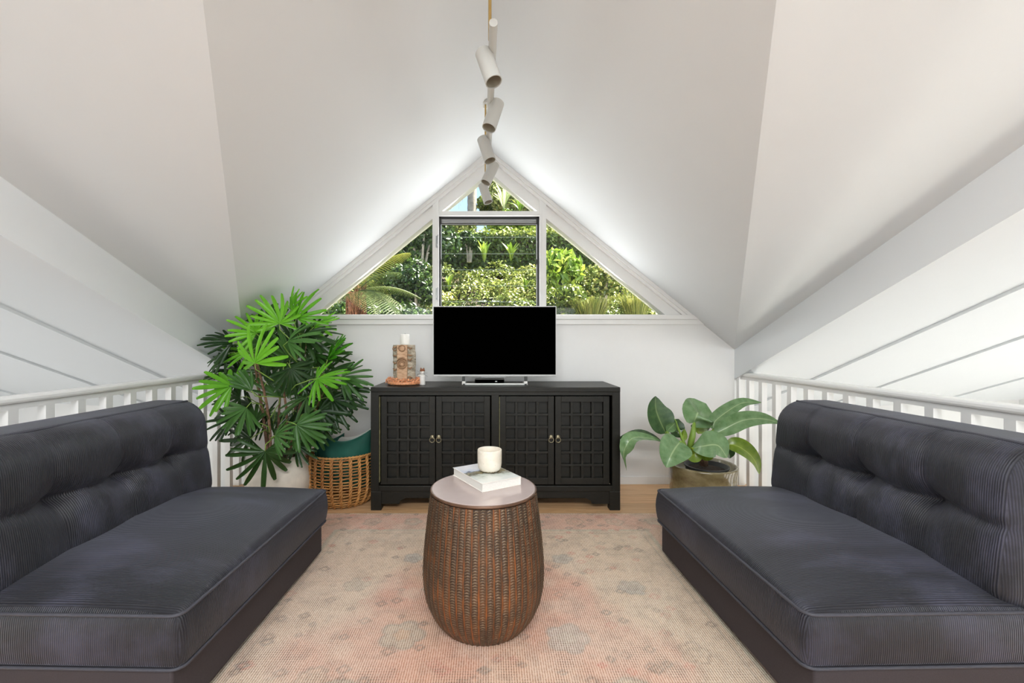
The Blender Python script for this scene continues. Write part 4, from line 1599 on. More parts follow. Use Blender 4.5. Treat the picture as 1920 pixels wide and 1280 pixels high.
def fan_palm():
    px, pyy = -1.435, 3.02
    root = thing('potted_fan_palm', 'tall fan palm with glossy green leaves in a cream stone urn', 'potted plant', (px, pyy, 0))
    base = Vector((px, pyy, 0))
    MB().lathe([(0, 0), (.13, 0), (.15, .01), (.185, .08), (.208, .17), (.210, .23), (.195, .31), (.170, .36), (.160, .378), (.150, .380), (.146, .365), (.16, .33), (0, .325)], 56, cap=False).build('urn', M['potwhite'], root, smooth=True)
    MB().lathe([(0, .352), (.10, .350), (.152, .342), (.152, .33), (0, .33)], 36, cap=False).build('soil', M['soil'], root, smooth=True)
    bright_fan, dark_fan, mid = 'palm_bright', 'palm_dark', 'palm_mid'
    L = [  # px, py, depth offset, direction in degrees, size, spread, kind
        (478, 680, -.30, 96, .235, 205, bright_fan), (524, 606, -.16, 92, .20, 215, bright_fan), (556, 596, -.02, 70, .21, 190, bright_fan),
        (614, 674, -.10, 66, .19, 95, bright_fan), (434, 724, -.22, 168, .235, 190, bright_fan), (572, 626, -.05, -8, .235, 160, dark_fan),
        (594, 710, -.32, 8, .19, 265, bright_fan), (640, 706, -.08, 2, .20, 150, mid), (472, 732, -.34, 118, .16, 80, mid),
        (462, 764, -.32, 232, .20, 130, mid), (436, 642, .0, 160, .20, 165, dark_fan), (428, 662, .05, 192, .19, 130, dark_fan),
        (436, 786, -.12, 188, .18, 160, dark_fan), (497, 846, -.36, 266, .235, 235, dark_fan), (470, 822, -.2, 214, .21, 160, dark_fan),
        (525, 745, .0, 80, .235, 150, mid), (543, 675, .0, 82, .22, 160, mid), (622, 748, -.1, -14, .215, 170, dark_fan),
        (598, 770, -.16, -16, .20, 170, dark_fan), (556, 796, -.32, -22, .19, 190, mid), (516, 816, -.3, 30, .16, 205, mid),
        (556, 834, -.16, 296, .15, 160, dark_fan), (585, 662, .1, 30, .235, 205, dark_fan), (502, 642, .1, 120, .22, 205, mid),
        (452, 700, .14, 176, .22, 190, dark_fan), (548, 722, .14, 62, .23, 190, dark_fan), (606, 736, .12, 4, .22, 200, dark_fan),
        (506, 772, .06, 204, .22, 190, dark_fan), (556, 772, .02, -34, .23, 190, dark_fan), (532, 800, .1, 244, .2, 180, dark_fan),
        (508, 610, .1, 130, .2, 190, mid), (590, 612, .08, 40, .18, 200, bright_fan), (470, 660, .06, 150, .2, 180, bright_fan),
        (610, 700, .0, 20, .22, 180, dark_fan), (640, 730, -.02, -6, .19, 150, dark_fan), (450, 745, .0, 190, .2, 170, dark_fan),
        (585, 690, -.15, 190, .2, 190, dark_fan), (540, 640, -.15, 40, .2, 190, mid), (500, 715, -.1, 60, .2, 190, dark_fan),
        (575, 745, -.2, 200, .2, 180, dark_fan), (480, 790, -.1, 160, .2, 180, dark_fan), (545, 690, -.22, 300, .2, 190, dark_fan),
        (590, 782, .1, -10, .17, 150, dark_fan), (520, 690, .2, 90, .25, 200, dark_fan), (560, 650, .2, 60, .25, 200, dark_fan),
        (480, 625, -.1, 140, .19, 180, bright_fan), (545, 580, .05, 80, .16, 170, bright_fan),
    ]
    rp = random.Random(21)
    for _ in range(18):
        q, rr = rp.uniform(0, 2 * PI), rp.uniform(.2, 1) ** .6
        L.append((530 + 105 * rr * math.cos(q), 725 + 95 * rr * math.sin(q), rp.uniform(.02, .28), math.degrees(-q) + rp.uniform(-50, 50), rp.uniform(.17, .22), rp.choice([120, 160, 190]), rp.choice([dark_fan, dark_fan, mid])))
    canes = []
    for k in range(8):
        a = 2 * PI * k / 8 + .3
        p0 = Vector((.065 * math.cos(a), .065 * math.sin(a), .33))
        top = Vector((.02 + .30 * math.cos(a) * random.uniform(.6, 1.1), .17 * math.sin(a), random.uniform(.75, 1.22)))
        pts = [p0.lerp(top, t) + Vector((0, 0, 0)) + Vector((.03 * math.sin(PI * t) * math.cos(a + 1), .03 * math.sin(PI * t), 0)) for t in np.linspace(0, 1, 8)]
        MB().tube(pts, [.011 - .004 * t for t in np.linspace(0, 1, 8)], 8).build('cane', M['cane'], root, smooth=True)
        canes.append(pts)
    cache = {}
    for i, (fx, fy, dy, ang, size, spread, kind) in enumerate(L):
        hub = at(fx, fy, pyy + dy) - base
        a = math.radians(ang)
        key = (i % 9, spread // 45, kind)
        if key in cache:
            o = link_copy(cache[key], root)
        else:
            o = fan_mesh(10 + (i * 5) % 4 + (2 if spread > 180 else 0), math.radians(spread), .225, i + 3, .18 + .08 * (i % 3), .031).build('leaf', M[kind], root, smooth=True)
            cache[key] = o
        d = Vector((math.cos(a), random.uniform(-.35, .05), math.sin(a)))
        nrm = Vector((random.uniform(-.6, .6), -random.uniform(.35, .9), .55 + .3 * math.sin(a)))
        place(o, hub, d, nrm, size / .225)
        best = min((q for c in canes for q in c[2:]), key=lambda q: (q - hub + Vector((0, 0, .16))).length)
        dn = d.normalized()
        m1 = hub - dn * .08
        MB().tube([best, best.lerp(m1, .55) + Vector((0, 0, .02)), m1.lerp(hub, .5), hub], [.004, .0034, .003, .0026], 6).build('petiole', M['petiole'], root, smooth=True)


fan_palm()


# ------------------------------------------------------------------ broad-leaved plant in the glazed pot
def blade(pts, width, normal, seg=18, fold=.22, tipw=.0, shape=.42, wave=.0):
    """A leaf blade along a curve through pts; returns MB and its vein attribute."""
    P = [Vector(p) for p in pts]

    def cr(t):
        n = len(P) - 1
        s = min(int(t * n), n - 1)
        u = t * n - s
        p1, p2 = P[s], P[s + 1]
        p0 = P[s - 1] if s > 0 else p1 * 2 - p2
        p3 = P[s + 2] if s + 2 <= n else p2 * 2 - p1
        return 0.5 * ((2 * p1) + (p2 - p0) * u + (2 * p0 - 5 * p1 + 4 * p2 - p3) * u * u + (3 * p1 - p0 - 3 * p2 + p3) * u ** 3)
    N0 = Vector(normal).normalized()
    vs, vein, fs = [], [], []
    K = (-1, -.66, -.33, -.07, 0, .07, .33, .66, 1)
    for i in range(seg + 1):
        t = i / seg
        c = cr(t)
        tg = (cr(min(1, t + .02)) - cr(max(0, t - .02))).normalized()
        sd = tg.cross(N0)
        if sd.length < 1e-4:
            sd = Vector((1, 0, 0))
        sd.normalize()
        nn = sd.cross(tg).normalized()
        w = width / 2 * (math.sin(PI * t ** (math.log(.5) / math.log(shape)))) ** .75 if 0 < t < 1 else .0015
        w = max(w, .002)
        for k in K:
            h = fold * w * (abs(k) ** 1.5) - .03 * w * (1 - abs(k))
            h += wave * math.sin(t * 17 + k * 2) * abs(k)
            vs.append(c + sd * (w * k) + nn * h)
            vein.append(.75 if k == 0 else (.12 if abs(k) == .07 else (.09 if i % 3 == 0 else 0)))
    m = len(K)
    for i in range(seg):
        for j in range(m - 1):
            fs.append((i * m + j, i * m + j + 1, (i + 1) * m + j + 1, (i + 1) * m + j))
    b = MB()
    b.add(vs, fs)
    return b, vein


def philodendron():
    cx, cy = 1.470, 3.06
    root = thing('potted_broadleaf_plant', 'low broad-leaved green plant in a squat olive glazed pot', 'potted plant', (cx, cy, 0))
    base = Vector((cx, cy, 0))
    R = .217
    MB().lathe([(0, 0), (R - .03, 0), (R - .022, .008), (R - .006, .12), (R, .26), (R + .006, .292), (R + .004, .303), (R - .006, .305), (R - .016, .300), (R - .020, .24), (0, .235)], 64, cap=False).build('pot', M['glaze'], root, smooth=True)
    b = MB()
    b.lathe([(.10, .210), (.124, .214), (.136, .288), (.143, .292), (.143, .299), (.134, .300), (.126, .25), (0, .248)], 40, (.02, -.02, 0), cap=False)
    b.build('nursery_pot', M['nursery'], root, smooth=True)
    MB().lathe([(0, .284), (.08, .280), (.130, .270), (.125, .25), (0, .25)], 32, (.02, -.02, 0), cap=False).build('soil', M['soil'], root, smooth=True)
    b = MB()
    b.tube([(.0, -.02, .30), (.0, -.03, .36), (.01, -.03, .40)], [.028, .024, .012], 12)
    b.build('crown_stem', M['cane'], root, smooth=True)

    def q(x, y, dy):
        return at(1140 + x / 4.268, 640 + y / 4.268, cy + dy) - base

    def leaf(mat, pts, width, normal, stalk=None, **kw):
        P = [q(*p) for p in pts]
        b, vein = blade(P, width, normal, **kw)
        o = b.build('leaf', M[mat], root, smooth=True)
        float_attr(o, 'vein', vein)
        if stalk:
            S_ = [q(*p) for p in stalk] + [P[0], P[0].lerp(P[1], .12)]
            MB().tube(S_, list(np.linspace(.012, .006, len(S_))), 8).build('petiole', M['petiole'], root, smooth=True)
    F_ = (0, -1, .25)
    leaf('philo_dark', [(465, 735, .02), (420, 640, .03), (385, 540, .05), (380, 437, .08)], .205, (.25, -1, .15), [(600, 880, -.02), (520, 800, 0)], shape=.40, fold=.25)
    leaf('philo_dark', [(430, 800, .10), (330, 762, .14), (220, 738, .18), (60, 790, .22)], .10, (0, -.35, 1), [(600, 880, 0), (520, 830, .05)], shape=.5)
    leaf('philo_mid', [(440, 805, -.06), (330, 772, -.10), (190, 775, -.13), (125, 900, -.13), (148, 1034, -.12)], .10, (.35, -.35, .9), [(600, 885, -.04), (520, 840, -.05)], shape=.52)
    leaf('philo_mid', [(580, 800, -.16), (540, 850, -.22), (500, 920, -.26), (466, 1008, -.27)], .200, (-.25, -1, .45), [(620, 880, -.05), (610, 830, -.10)], shape=.36, fold=.28)
    leaf('philo_mid', [(688, 650, -.05), (704, 610, -.08), (722, 568, -.06), (735, 585, .04), (745, 680, .08), (735, 735, .09)], .230, (0, -1, .6), [(640, 880, -.02), (650, 800, -.04)], shape=.45, fold=.1)
    leaf('philo_lime', [(700, 650, .06), (730, 690, .06), (720, 738, .05)], .12, (0, -1, .2), [(660, 860, .02), (690, 760, .04)], shape=.4)
    leaf('philo_dark', [(600, 765, .06), (550, 720, .08), (545, 672, .08), (500, 700, .07)], .11, (0, -1, .3), [(620, 880, .03)], shape=.5)
    leaf('philo_mid', [(470, 720, .0), (500, 690, -.01), (545, 645, -.03)], .07, (.3, -1, .3), [(560, 850, 0), (500, 760, 0)], shape=.5)
    leaf('philo_mid', [(845, 705, .0), (855, 640, .01), (960, 555, .02), (1080, 490, .03), (1228, 488, .04)], .100, (-.35, -1, .75), [(680, 880, 0), (740, 800, 0)], shape=.42, fold=.35)
    leaf('philo_mid', [(845, 742, -.08), (950, 690, -.10), (1080, 630, -.11), (1240, 618, -.12), (1386, 655, -.12)], .118, (-.1, -1, .5), [(670, 880, -.04), (720, 810, -.05)], shape=.40, fold=.30)
    leaf('philo_mid', [(670, 855, -.14), (760, 835, -.20), (880, 830, -.24), (955, 930, -.25)], .190, (.1, -.85, .7), [(650, 890, -.05)], shape=.55, fold=.12)
    leaf('philo_lime', [(940, 825, -.05), (1020, 830, -.08), (1110, 880, -.10), (1180, 960, -.11), (1212, 1062, -.11)], .125, (.30, -1, .45), [(680, 890, -.03), (820, 870, -.04)], shape=.42, fold=.25)
    leaf('philo_lime', [(640, 900, -.12), (690, 905, -.16), (740, 870, -.16)], .10, (0, -1, .4), None, shape=.5)
    leaf('philo_lime', [(730, 925, -.14), (790, 900, -.16), (850, 860, -.15)], .085, (0, -1, .5), None, shape=.5)
    leaf('philo_dark', [(950, 870, .03), (970, 900, .02), (975, 935, .02)], .09, (.2, -1, .3), [(700, 890, .02), (860, 870, .03)], shape=.4)
    leaf('philo_lime', [(600, 800, .0), (605, 750, .0), (612, 700, .0)], .05, (0, -1, .1), [(640, 890, 0)], shape=.4)
    MB().tube([q(640, 880, -.06), q(600, 790, -.06), q(560, 690, -.06), q(545, 640, -.06), q(528, 612, -.06)], [.011, .009, .006, .004, .0012], 8).build('leaf_spear', M['petiole'], root, smooth=True)
    for pts in ([(650, 860, -.05), (680, 760, -.06), (690, 650, -.05)], [(660, 880, -.06), (740, 800, -.07), (848, 738, -.08)]):
        MB().tube([q(*p) for p in pts], [.02, .017, .010], 10).build('petiole', M['petiole'], root, smooth=True)


philodendron()


# ------------------------------------------------------------------ ceiling spot track
def track_light():
    root = thing('track_spotlight', 'white ceiling track with five tilted cylinder spots on brass rods', 'track light', (0, 2.15, 2.148))
    z0 = 2.148

    def xl(y):
        return .012 - .0256 * (y - 1.388) / (2.813 - 1.388)
    b = MB()
    b.tube([(xl(1.388), 1.388 - 2.15, 0), (xl(2.86), 2.86 - 2.15, 0)], .0135, 16)
    b.build('track_bar', M['spotpaint'], root, smooth='auto')
    for yr, x in ((1.47, .001), (2.81, -.026)):
        MB().tube([(x, yr - 2.15, .0), (x, yr - 2.15, ZR - z0 - .001)], .0055, 12).build('brass_rod', M['brass'], root, smooth='auto')
        MB().lathe([(0, ZR - z0 - .034), (.036, ZR - z0 - .034), (.040, ZR - z0 - .030), (.040, ZR - z0 + .02), (0, ZR - z0 + .02)], 32, (x, yr - 2.15, 0), cap=False).build('ceiling_rose', M['spotpaint'], root, smooth='auto')
    spots = [(1.523, 17, -.004, -.22), (1.844, -17, .016, -.20), (2.173, 17, -.006, -.18), (2.478, -24, .006, -.18), (2.81, 17, .0, -.16)]
    for y, lean, xo, pit in spots:
        t = MB()
        r, ln = .029, .128
        t.lathe([(0, .062), (r - .003, .062), (r, .059), (r, -.066), (r - .0025, -.066), (r - .0025, -.03)], 32, cap=False)
        can = t.build('spot_can', M['spotpaint'], root, smooth='auto')
        inner = MB()
        inner.lathe([(r - .003, -.062), (r - .004, -.03), (.018, -.012), (0, -.010)], 28, cap=False)
        inner.build('reflector', M['spotinner'], can, smooth=True)
        can.rotation_euler = (pit, math.radians(-lean), 0)
        off = -.030 if lean > 0 else .026
        can.location = (xl(y) + (-.014 if lean > 0 else .012), y - 2.15 - .012, -.062)
        MB().tube([(xl(y), y - 2.15, -.004), (xl(y), y - 2.15, -.040)], .008, 10).build('swivel', M['silver'], root, smooth='auto')


track_light()


# ------------------------------------------------------------------ the garden bank outside the window
def leaves_mesh(name, C, Nn, size, mat, parent=None, kind=None, aspect=.62, tint=None, hang=0.0):
    n = len(C)
    up = RNG.normal(size=(n, 3))
    up[:, 2] -= hang
    d = up - Nn * np.sum(up * Nn, 1, keepdims=True)
    d /= np.linalg.norm(d, axis=1, keepdims=True) + 1e-9
    s = np.cross(d, Nn)
    size = np.asarray(size).reshape(-1, 1) * np.ones((n, 1))
    a = C - d * size * .5
    b = C + s * size * aspect * .5 + Nn * size * .10
    c = C + d * size * .5 - Nn * size * .12
    e = C - s * size * aspect * .5 + Nn * size * .10
    V = np.stack([a, b, c, e], 1).reshape(-1, 3)
    i = np.arange(n) * 4
    Fc = np.stack([i, i + 1, i + 2, i, i + 2, i + 3], 1).reshape(-1, 3)
    me = bpy.data.meshes.new(name)
    me.vertices.add(len(V))
    me.vertices.foreach_set('co', V.astype(np.float32).ravel())
    me.loops.add(Fc.size)
    me.loops.foreach_set('vertex_index', Fc.astype(np.int32).ravel())
    me.polygons.add(len(Fc))
    me.polygons.foreach_set('loop_start', np.arange(len(Fc), dtype=np.int32) * 3)
    me.materials.append(M[mat])
    me.update(calc_edges=True)
    o = bpy.data.objects.new(name, me)
    COL.objects.link(o)
    if parent is not None:
        o.parent = parent
    t = RNG.random(n) if tint is None else tint
    float_attr(o, 'tint', np.repeat(t, 4))
    if kind:
        o['kind'] = kind
    return o


def unit(v):
    return v / (np.linalg.norm(v, axis=1, keepdims=True) + 1e-9)


def gz(x, y):
    b_ = -0.3 + (y - 4.6) * .72
    b_ = np.where(y > 8.3, -0.3 + 3.7 * .72 + (y - 8.3) * .08, b_)
    return b_


# earth
b = MB()
nx, ny = 40, 40
vs = []
for i in range(nx + 1):
    for j in range(ny + 1):
        x = -9 + 18 * i / nx
        y = 4.75 + 21 * (j / ny) ** 1.6
        vs.append((x, y, float(gz(x, np.float64(y))) + .05 * math.sin(3 * x + 2 * y)))
b.add(vs, [(i * (ny + 1) + j, (i + 1) * (ny + 1) + j, (i + 1) * (ny + 1) + j + 1, i * (ny + 1) + j + 1) for i in range(nx) for j in range(ny)])
structure(b.build('ground', M['earth'], smooth=True))


def ivy_cover():
    # clumps of different height make the bank lumpy
    nc = 560
    cy = RNG.uniform(5.12, 8.25, nc)
    cx = RNG.uniform(-1, 1, nc) * (.47 * cy + .5)
    cr = RNG.uniform(.16, .34, nc)
    n = 115000
    k = RNG.integers(0, nc, n)
    d = unit(RNG.normal(size=(n, 3)))
    d[:, 2] = np.abs(d[:, 2]) * .9 + .05
    d[:, 1] = np.where(RNG.random(n) < .7, -np.abs(d[:, 1]), d[:, 1])
    d = unit(d)
    rr = cr[k][:, None] * (0.75 + .3 * RNG.random((n, 1)))
    C = np.stack([cx[k], cy[k], gz(cx[k], cy[k]) + .02], 1) + d * rr
    nn = unit(d + RNG.normal(size=(n, 3)) * .55)
    ct = RNG.random(nc)
    tint = np.clip(ct[k] * .55 + RNG.random(n) * .5, 0, 1)
    keep = ~((C[:, 0] < -.62 - .08 * (C[:, 1] - 5)) & (RNG.random(n) < .55))
    o = leaves_mesh('ivy', C[keep], nn[keep], RNG.uniform(.035, .075, n)[keep], 'ivy', tint=tint[keep])
    o['kind'] = 'stuff'
    o['label'] = 'sunlit tangle of ivy covering the garden bank outside the window'
    o['category'] = 'ivy'


ivy_cover()


def shrub(name, label, cat, loc, rad, n, size, mat, group=None, squash=(1, 1, 1), trunk=True, hang=0.3, aspect=.6):
    root = thing(name, label, cat, loc, 0, group)
    k = RNG.integers(0, 14, n)
    cc = unit(RNG.normal(size=(14, 3))) * np.array(squash) * rad * .55
    d = unit(RNG.normal(size=(n, 3)))
    C = cc[k] + d * (rad * .5) * (.7 + .3 * RNG.random((n, 1))) * np.array(squash)
    C[:, 2] += rad * .9 * squash[2]
    nn = unit(d + RNG.normal(size=(n, 3)) * .6 + np.array([0, 0, .3]))
    leaves_mesh('foliage', C, nn, RNG.uniform(.7, 1.25, n) * size, mat, root, hang=hang, aspect=aspect)
    if trunk:
        b = MB()
        for q in range(4):
            a = q * 1.7
            b.tube([(.02 * math.cos(a), .02 * math.sin(a), -.15), (.2 * rad * math.cos(a), .2 * rad * math.sin(a), .5 * rad), (.45 * rad * math.cos(a), .45 * rad * math.sin(a), 1.1 * rad * squash[2])], [.025, .018, .008], 6)
        b.build('stems', M['trunk'], root)
    return root


def hedge():
    root = thing('hedge', 'clipped hedge along the top of the bank, seen through the window', 'hedge', (0, 8.75, float(gz(0, np.float64(8.75)))))
    n = 26000
    X = RNG.uniform(-5.2, 5.2, n)
    face = RNG.random(n)
    Y = np.where(face < .62, -.36 + RNG.normal(size=n) * .05, RNG.uniform(-.4, .4, n))
    Z = np.where(face < .62, RNG.uniform(0.0, .80, n), .82 + RNG.normal(size=n) * .035)
    Z += .03 * np.sin(X * 2.1)
    nn = np.where((face < .62)[:, None], np.array([[0, -1, .25]]), np.array([[0, -.2, 1]])) + RNG.normal(size=(n, 3)) * .55
    leaves_mesh('foliage', np.stack([X, Y, Z], 1), unit(nn), RNG.uniform(.05, .095, n), 'hedge', root, tint=np.clip(np.where(Z > .76, .55, .05) + RNG.random(n) * .45, 0, 1))  # sunlit top and shaded face put into the leaf tint
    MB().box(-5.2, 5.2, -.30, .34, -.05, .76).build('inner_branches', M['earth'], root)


hedge()


def on_bank(px, py, y):
    return at(px, py, y)


def bank_shrub(name, label, cat, px, py, y, rad, n, size, mat, squash=(1, 1, 1), **kw):
    p = at(px, py, y)
    g = float(gz(np.float64(p.x), np.float64(y)))
    z = max(g, p.z - rad * .9 * squash[2])
    return shrub(name, label, cat, (p.x, y, z), rad, n, size, mat, squash=squash, **kw)


bank_shrub('round_shrub', 'small rounded dark shrub in front of the hedge, behind the louvres', 'shrub', 880, 454, 7.7, .22, 1500, .055, 'darkleaf')
bank_shrub('dark_shrub', 'large dark shrub behind the tree fern in the left window pane', 'shrub', 790, 440, 6.9, .60, 4200, .075, 'darkleaf', squash=(1.15, .8, .9))
bank_shrub('dark_shrub', 'dark bushy shrub at the inner edge of the left window pane, below the largest', 'shrub', 778, 530, 6.1, .42, 3000, .06, 'darkleaf', squash=(1.0, .8, .8))
bank_shrub('dark_shrub', 'low dark shrub at the bottom sill under the fern fronds', 'shrub', 735, 600, 5.3, .40, 2600, .055, 'darkleaf', squash=(1.3, .8, .6))
bank_shrub('dark_shrub', 'shaded shrub left of the tree fern trunk above the sill', 'shrub', 625, 600, 5.5, .36, 2200, .06, 'darkleaf', squash=(1.2, .8, .8))
bank_shrub('dark_shrub', 'dark shrub high on the bank under the rake of the left pane', 'shrub', 735, 490, 7.3, .5, 2600, .07, 'darkleaf', squash=(1.2, .8, .8))
bank_shrub('leafy_shrub', 'bright shrub of large drooping leaves beside the right mullion', 'shrub', 1052, 505, 6.2, .34, 420, .17, 'bright', squash=(.9, .8, 1.0), hang=1.6, aspect=.36)
bank_shrub('leafy_shrub', 'green rounded shrub low in the right pane by the television', 'shrub', 1060, 565, 5.6, .30, 1500, .065, 'hedge', squash=(1.1, .8, .8))
bank_shrub('leafy_shrub', 'pale green shrub halfway up the bank in the right pane', 'shrub', 1130, 530, 6.4, .34, 1700, .06, 'ivy', squash=(1.2, .8, .8))


def strap_plant(name, label, px, py, y, n, h, mat, w=.04, cat='plant', arch=.5):
    p = at(px, py, y)
    root = thing(name, label, cat, (p.x, y, p.z))
    for k in range(n):
        a = 2 * PI * k / n + random.uniform(-.3, .3)
        d = Vector((math.cos(a), math.sin(a) * .7, 0))
        ln = h * random.uniform(.7, 1.1)
        ar = arch * random.uniform(.5, 1.2)
        P = [Vector((0, 0, 0)), d * (ln * .3 * ar) + Vector((0, 0, ln * .5)), d * (ln * .8 * ar) + Vector((0, 0, ln * (.95 - .2 * ar)))]
        b, ve = blade(P, w * random.uniform(.8, 1.2), d * -1 + Vector((0, -.3, .6)), seg=6, fold=.3, shape=.5)
        o = b.build('leaf', M[mat], root, smooth=True)
        float_attr(o, 'tint', [random.random()] * len(b.v))


strap_plant('upright_plant', 'yellow-green upright leafy plant below the hedge, near the middle louvre', 908, 492, 7.2, 9, .40, 'bright', .07)
strap_plant('upright_plant', 'yellow-green upright leafy plant below the hedge, right of the middle', 958, 490, 7.1, 9, .34, 'bright', .07)
strap_plant('upright_plant', 'small lime plant low on the bank behind the left louvres', 842, 545, 5.9, 8, .24, 'bright', .05)
strap_plant('upright_plant', 'small lime plant low on the bank behind the right louvres', 985, 545, 5.9, 8, .22, 'bright', .05)
strap_plant('upright_plant', 'lime plant in the left pane next to the mullion', 775, 508, 6.6, 8, .26, 'bright', .06)


def grass_tuft(px, py, y, label):
    p = at(px, py, y)
    root = thing('grass_tuft', label, 'grass', (p.x, y, p.z))
    b = MB()
    tint = []
    for k in range(700):
        a = random.uniform(0, 2 * PI)
        r0 = random.uniform(0, .14)
        d = Vector((math.cos(a), math.sin(a), 0))
        ln = random.uniform(.16, .36)
        s = d.cross(Vector((0, 0, 1))) * .0028
        c0, c1, c2 = d * r0, d * (r0 + ln * .35) + Vector((0, 0, ln * .75)), d * (r0 + ln * .85) + Vector((0, 0, ln * .7))
        b.add([c0 - s, c0 + s, c1 - s, c1 + s, c2], [(0, 1, 3, 2), (2, 3, 4)])
        tint += [random.random()] * 5
    o = b.build('grass_blades', M['grassy'], root, kind='stuff')
    float_attr(o, 'tint', tint)


grass_tuft(1192, 592, 5.5, 'straw-coloured grass tuft at the right corner of the right pane')
grass_tuft(1108, 600, 5.3, 'yellowish grass tuft at the sill, nearer the television')


def tree_fern():
    x, y = at(668, 600, 5.0).x, 5.0
    zt = 1.70
    g = float(gz(np.float64(x), np.float64(y)))
    root = thing('tree_fern', 'tree fern with red-brown trunk and arching fronds in the left pane', 'fern', (x, y, g))
    hh = zt - g
    pts = [(0.02 * math.sin(t * 5), 0, -.2 + (hh + .2) * t) for t in np.linspace(0, 1, 10)]
    MB().tube(pts, [.10 - .03 * t for t in np.linspace(0, 1, 10)], 14).build('trunk', M['fernbark'], root, smooth=True)
    b = MB()
    for k in range(170):
        a = random.uniform(0, 2 * PI)
        z = random.uniform(hh - .7, hh + .02)
        r = .075
        l = random.uniform(.05, .10)
        c = Vector((r * math.cos(a), r * math.sin(a), z))
        b.tube([c, c + Vector((.035 * math.cos(a), .035 * math.sin(a), l)), c + Vector((.03 * math.cos(a), .03 * math.sin(a), l * 1.9))], [.007, .006, .002], 5)
    b.build('frond_stubs', M['fernbark'], root, kind='stuff')
    specs = [(770, 474, -.1, .55), (752, 512, -.35, .45), (748, 598, -.5, .55), (705, 590, -.55, .5), (612, 585, -.3, .4), (640, 530, .3, .5), (790, 560, .15, .5),
             (585, 560, .1, .45), (690, 470, .5, .5), (760, 580, -.25, .5), (620, 545, -.6, .5)]
    top = Vector((0, 0, hh))
    for i, (px, py, dy, lift) in enumerate(specs):
        tip = at(px, py, y + dy) - Vector((x, y, g))
        mid = top.lerp(tip, .5) + Vector((0, 0, lift * .55 * (tip - top).length))
        b = MB()
        n = 26
        curve = []
        for k in range(n + 1):
            t = k / n
            curve.append(top * (1 - t) ** 2 + mid * 2 * t * (1 - t) + tip * t * t)
        b.tube(curve, [.009 * (1 - .8 * k / n) for k in range(n + 1)], 5)
        nt = len(b.v)
        ln = sum((curve[k + 1] - curve[k]).length for k in range(n))
        npn = 30
        for k in range(3, npn):
            t = k / npn
            kk = t * n
            i0 = int(kk)
            c = curve[i0].lerp(curve[min(i0 + 1, n)], kk - i0)
            tg = (curve[min(i0 + 1, n)] - curve[max(i0 - 1, 0)]).normalized()
            sd = tg.cross(Vector((0, 0, 1)))
            if sd.length < .05:
                sd = Vector((1, 0, 0))
            sd.normalize()
            pl = .27 * ln * math.sin(PI * min(1, t * .9 + .08)) ** .8
            for sg in (-1, 1):
                dirp = (sd * sg + tg * .30 + Vector((0, 0, -.22))).normalized()
                nl = 11
                for q in range(nl):
                    f_ = (q + .5) / nl
                    e = c + dirp * (pl * f_) + Vector((0, 0, -.10 * pl * f_ * f_))
                    hw_ = .55 * ln / npn * (1 - f_ * .75)
                    fw = pl / nl * .42
                    for s2 in (-1, 1):
                        tip2 = e + tg * (s2 * hw_) + dirp * (fw * .8)
                        b.add([e - dirp * fw, e + dirp * fw, tip2], [(0, 1, 2)])
        o = b.build('frond', M['fern'], root)
        tv_ = (.8 if i == 0 else .05 + .3 * random.random())  # sunlit upper frond and shaded others put into the tint
        float_attr(o, 'tint', np.clip(tv_ + RNG.normal(size=len(b.v)) * .12, 0, 1))


tree_fern()


# trees further back
def crown_tree(label, px, py, y, rad, n, size, mat, trunk_r=.09, squash=(1, 1, 1), group=None):
    p = at(px, py, y)
    g = float(gz(np.float64(p.x), np.float64(y)))
    root = thing('garden_tree', label, 'tree', (p.x, y, g), 0, group)
    hc = p.z - g
    nc = 22
    cc = unit(RNG.normal(size=(nc, 3))) * rad * .68 * np.array(squash) * RNG.uniform(.4, 1, (nc, 1))
    k = RNG.integers(0, nc, n)
    d = unit(RNG.normal(size=(n, 3)))
    C = cc[k] + d * rad * .36 * (.6 + .4 * RNG.random((n, 1)))
    C[:, 2] += hc
    leaves_mesh('crown', C, unit(d + RNG.normal(size=(n, 3)) * .6), RNG.uniform(.7, 1.3, n) * size, mat, root)
    MB().tube([(0, 0, -.2), (.05, 0, hc * .5), (0, .03, hc)], [trunk_r, trunk_r * .8, trunk_r * .4], 10).build('trunk', M['trunk'], root, smooth=True)


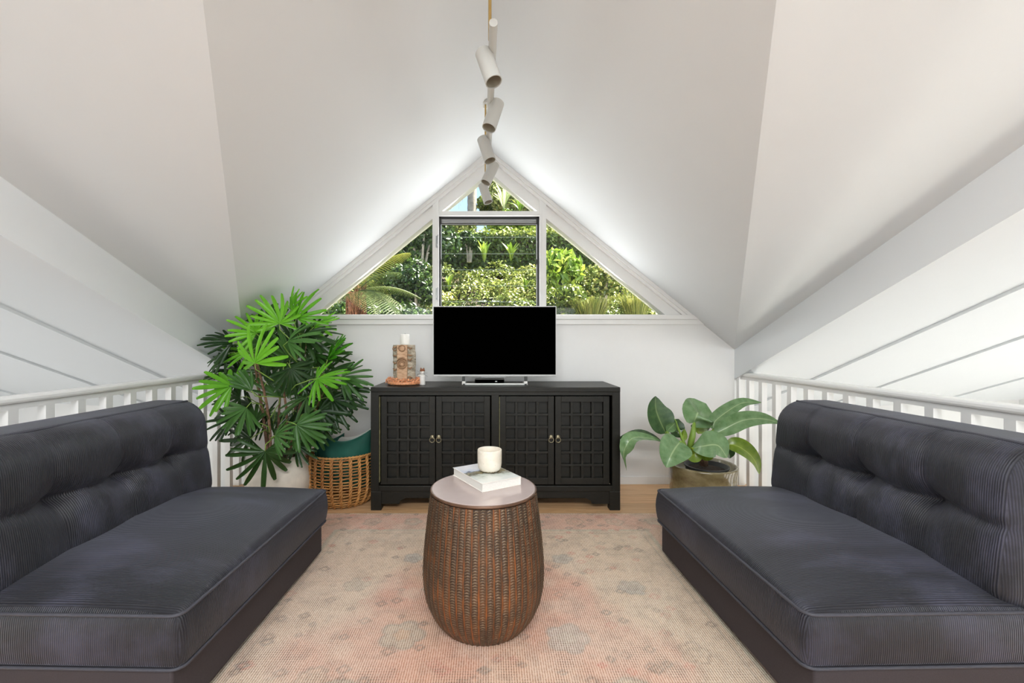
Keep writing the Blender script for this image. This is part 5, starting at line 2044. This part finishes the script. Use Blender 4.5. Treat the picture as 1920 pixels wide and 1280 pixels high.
def palm_trunk(px, y, r, label, zb_top):
    p = at(px, 400, y)
    g = float(gz(np.float64(p.x), np.float64(y)))
    root = thing('palm_tree', label, 'tree', (p.x, y, g))
    hh = zb_top - g
    n = 60
    prof = [(r * (1.03 if i % 2 else .98) * (1.15 - .15 * i / n), -.2 + (hh + .2) * i / n) for i in range(n + 1)]
    MB().lathe(prof, 18).build('trunk', M['trunk'], root, smooth=True)
    for k in range(12):
        a = 2 * PI * k / 12
        d = Vector((math.cos(a), math.sin(a), 0))
        P = [Vector((0, 0, hh)), d * .9 + Vector((0, 0, hh + .8)), d * 1.9 + Vector((0, 0, hh + .3)), d * 2.4 + Vector((0, 0, hh - .7))]
        b, ve = blade(P, .55, (0, 0, 1), seg=14, fold=-.5)
        o = b.build('frond', M['treeleaf'], root, smooth=True)
        float_attr(o, 'tint', [.4] * len(b.v))


palm_trunk(885, 13.0, .125, 'palm with a straight grey trunk seen in the top pane', 8.6)
palm_trunk(832, 15.0, .10, 'second, thinner palm trunk at the left corner of the top pane', 8.9)
crown_tree('light green leafy tree filling the right half of the top pane', 962, 352, 13.5, 1.15, 7000, .13, 'treeleaf', squash=(1.0, .7, .95))
crown_tree('darker tree low in the top pane behind the pale strap plant', 935, 386, 14.5, .75, 4200, .13, 'hedge', squash=(1.2, .7, .6))
crown_tree('tall tree at the far right, behind the hedge in the right pane', 1040, 412, 12.0, .9, 5000, .12, 'treeleaf', squash=(1.2, .7, .8))
crown_tree('bushy tree behind the hedge at the centre louvres', 960, 425, 11.0, .6, 3200, .11, 'bright', squash=(1.7, .7, .6))
crown_tree('bushy tree behind the hedge at the left louvres', 850, 428, 11.0, .45, 2600, .11, 'treeleaf', squash=(1.5, .7, .6))
crown_tree('dark tree at the top corner of the left pane', 760, 420, 10.5, 1.0, 4500, .12, 'darkleaf', squash=(1.2, .7, .8))
strap_plant('strap_leaf_plant', 'pale strap-leaved plant catching sun in the top pane', 945, 396, 10.8, 11, .75, 'agave', .10, arch=.8)
strap_plant('yellow_fern', 'yellow-green fern clump at the right of the top pane', 975, 399, 10.6, 10, .42, 'bright', .09, arch=1.0)
# bare hanging twigs by the palm
tw = thing('twig_spray', 'bare hanging twigs left of the palm trunk in the top pane', 'twig', tuple(at(868, 318, 12.0)))
b = MB()
for k in range(9):
    x0 = random.uniform(-.35, .1)
    p0 = Vector((.25, 0, .35))
    b.tube([p0, p0.lerp(Vector((x0, .02 * k, -.2)), .5) + Vector((0, 0, .1)), Vector((x0, .02 * k, -.3)), Vector((x0 - .06, .02 * k, -.75 - .3 * random.random()))], [.012, .008, .006, .003], 5)
b.build('twigs', M['trunk'], tw, kind='stuff')
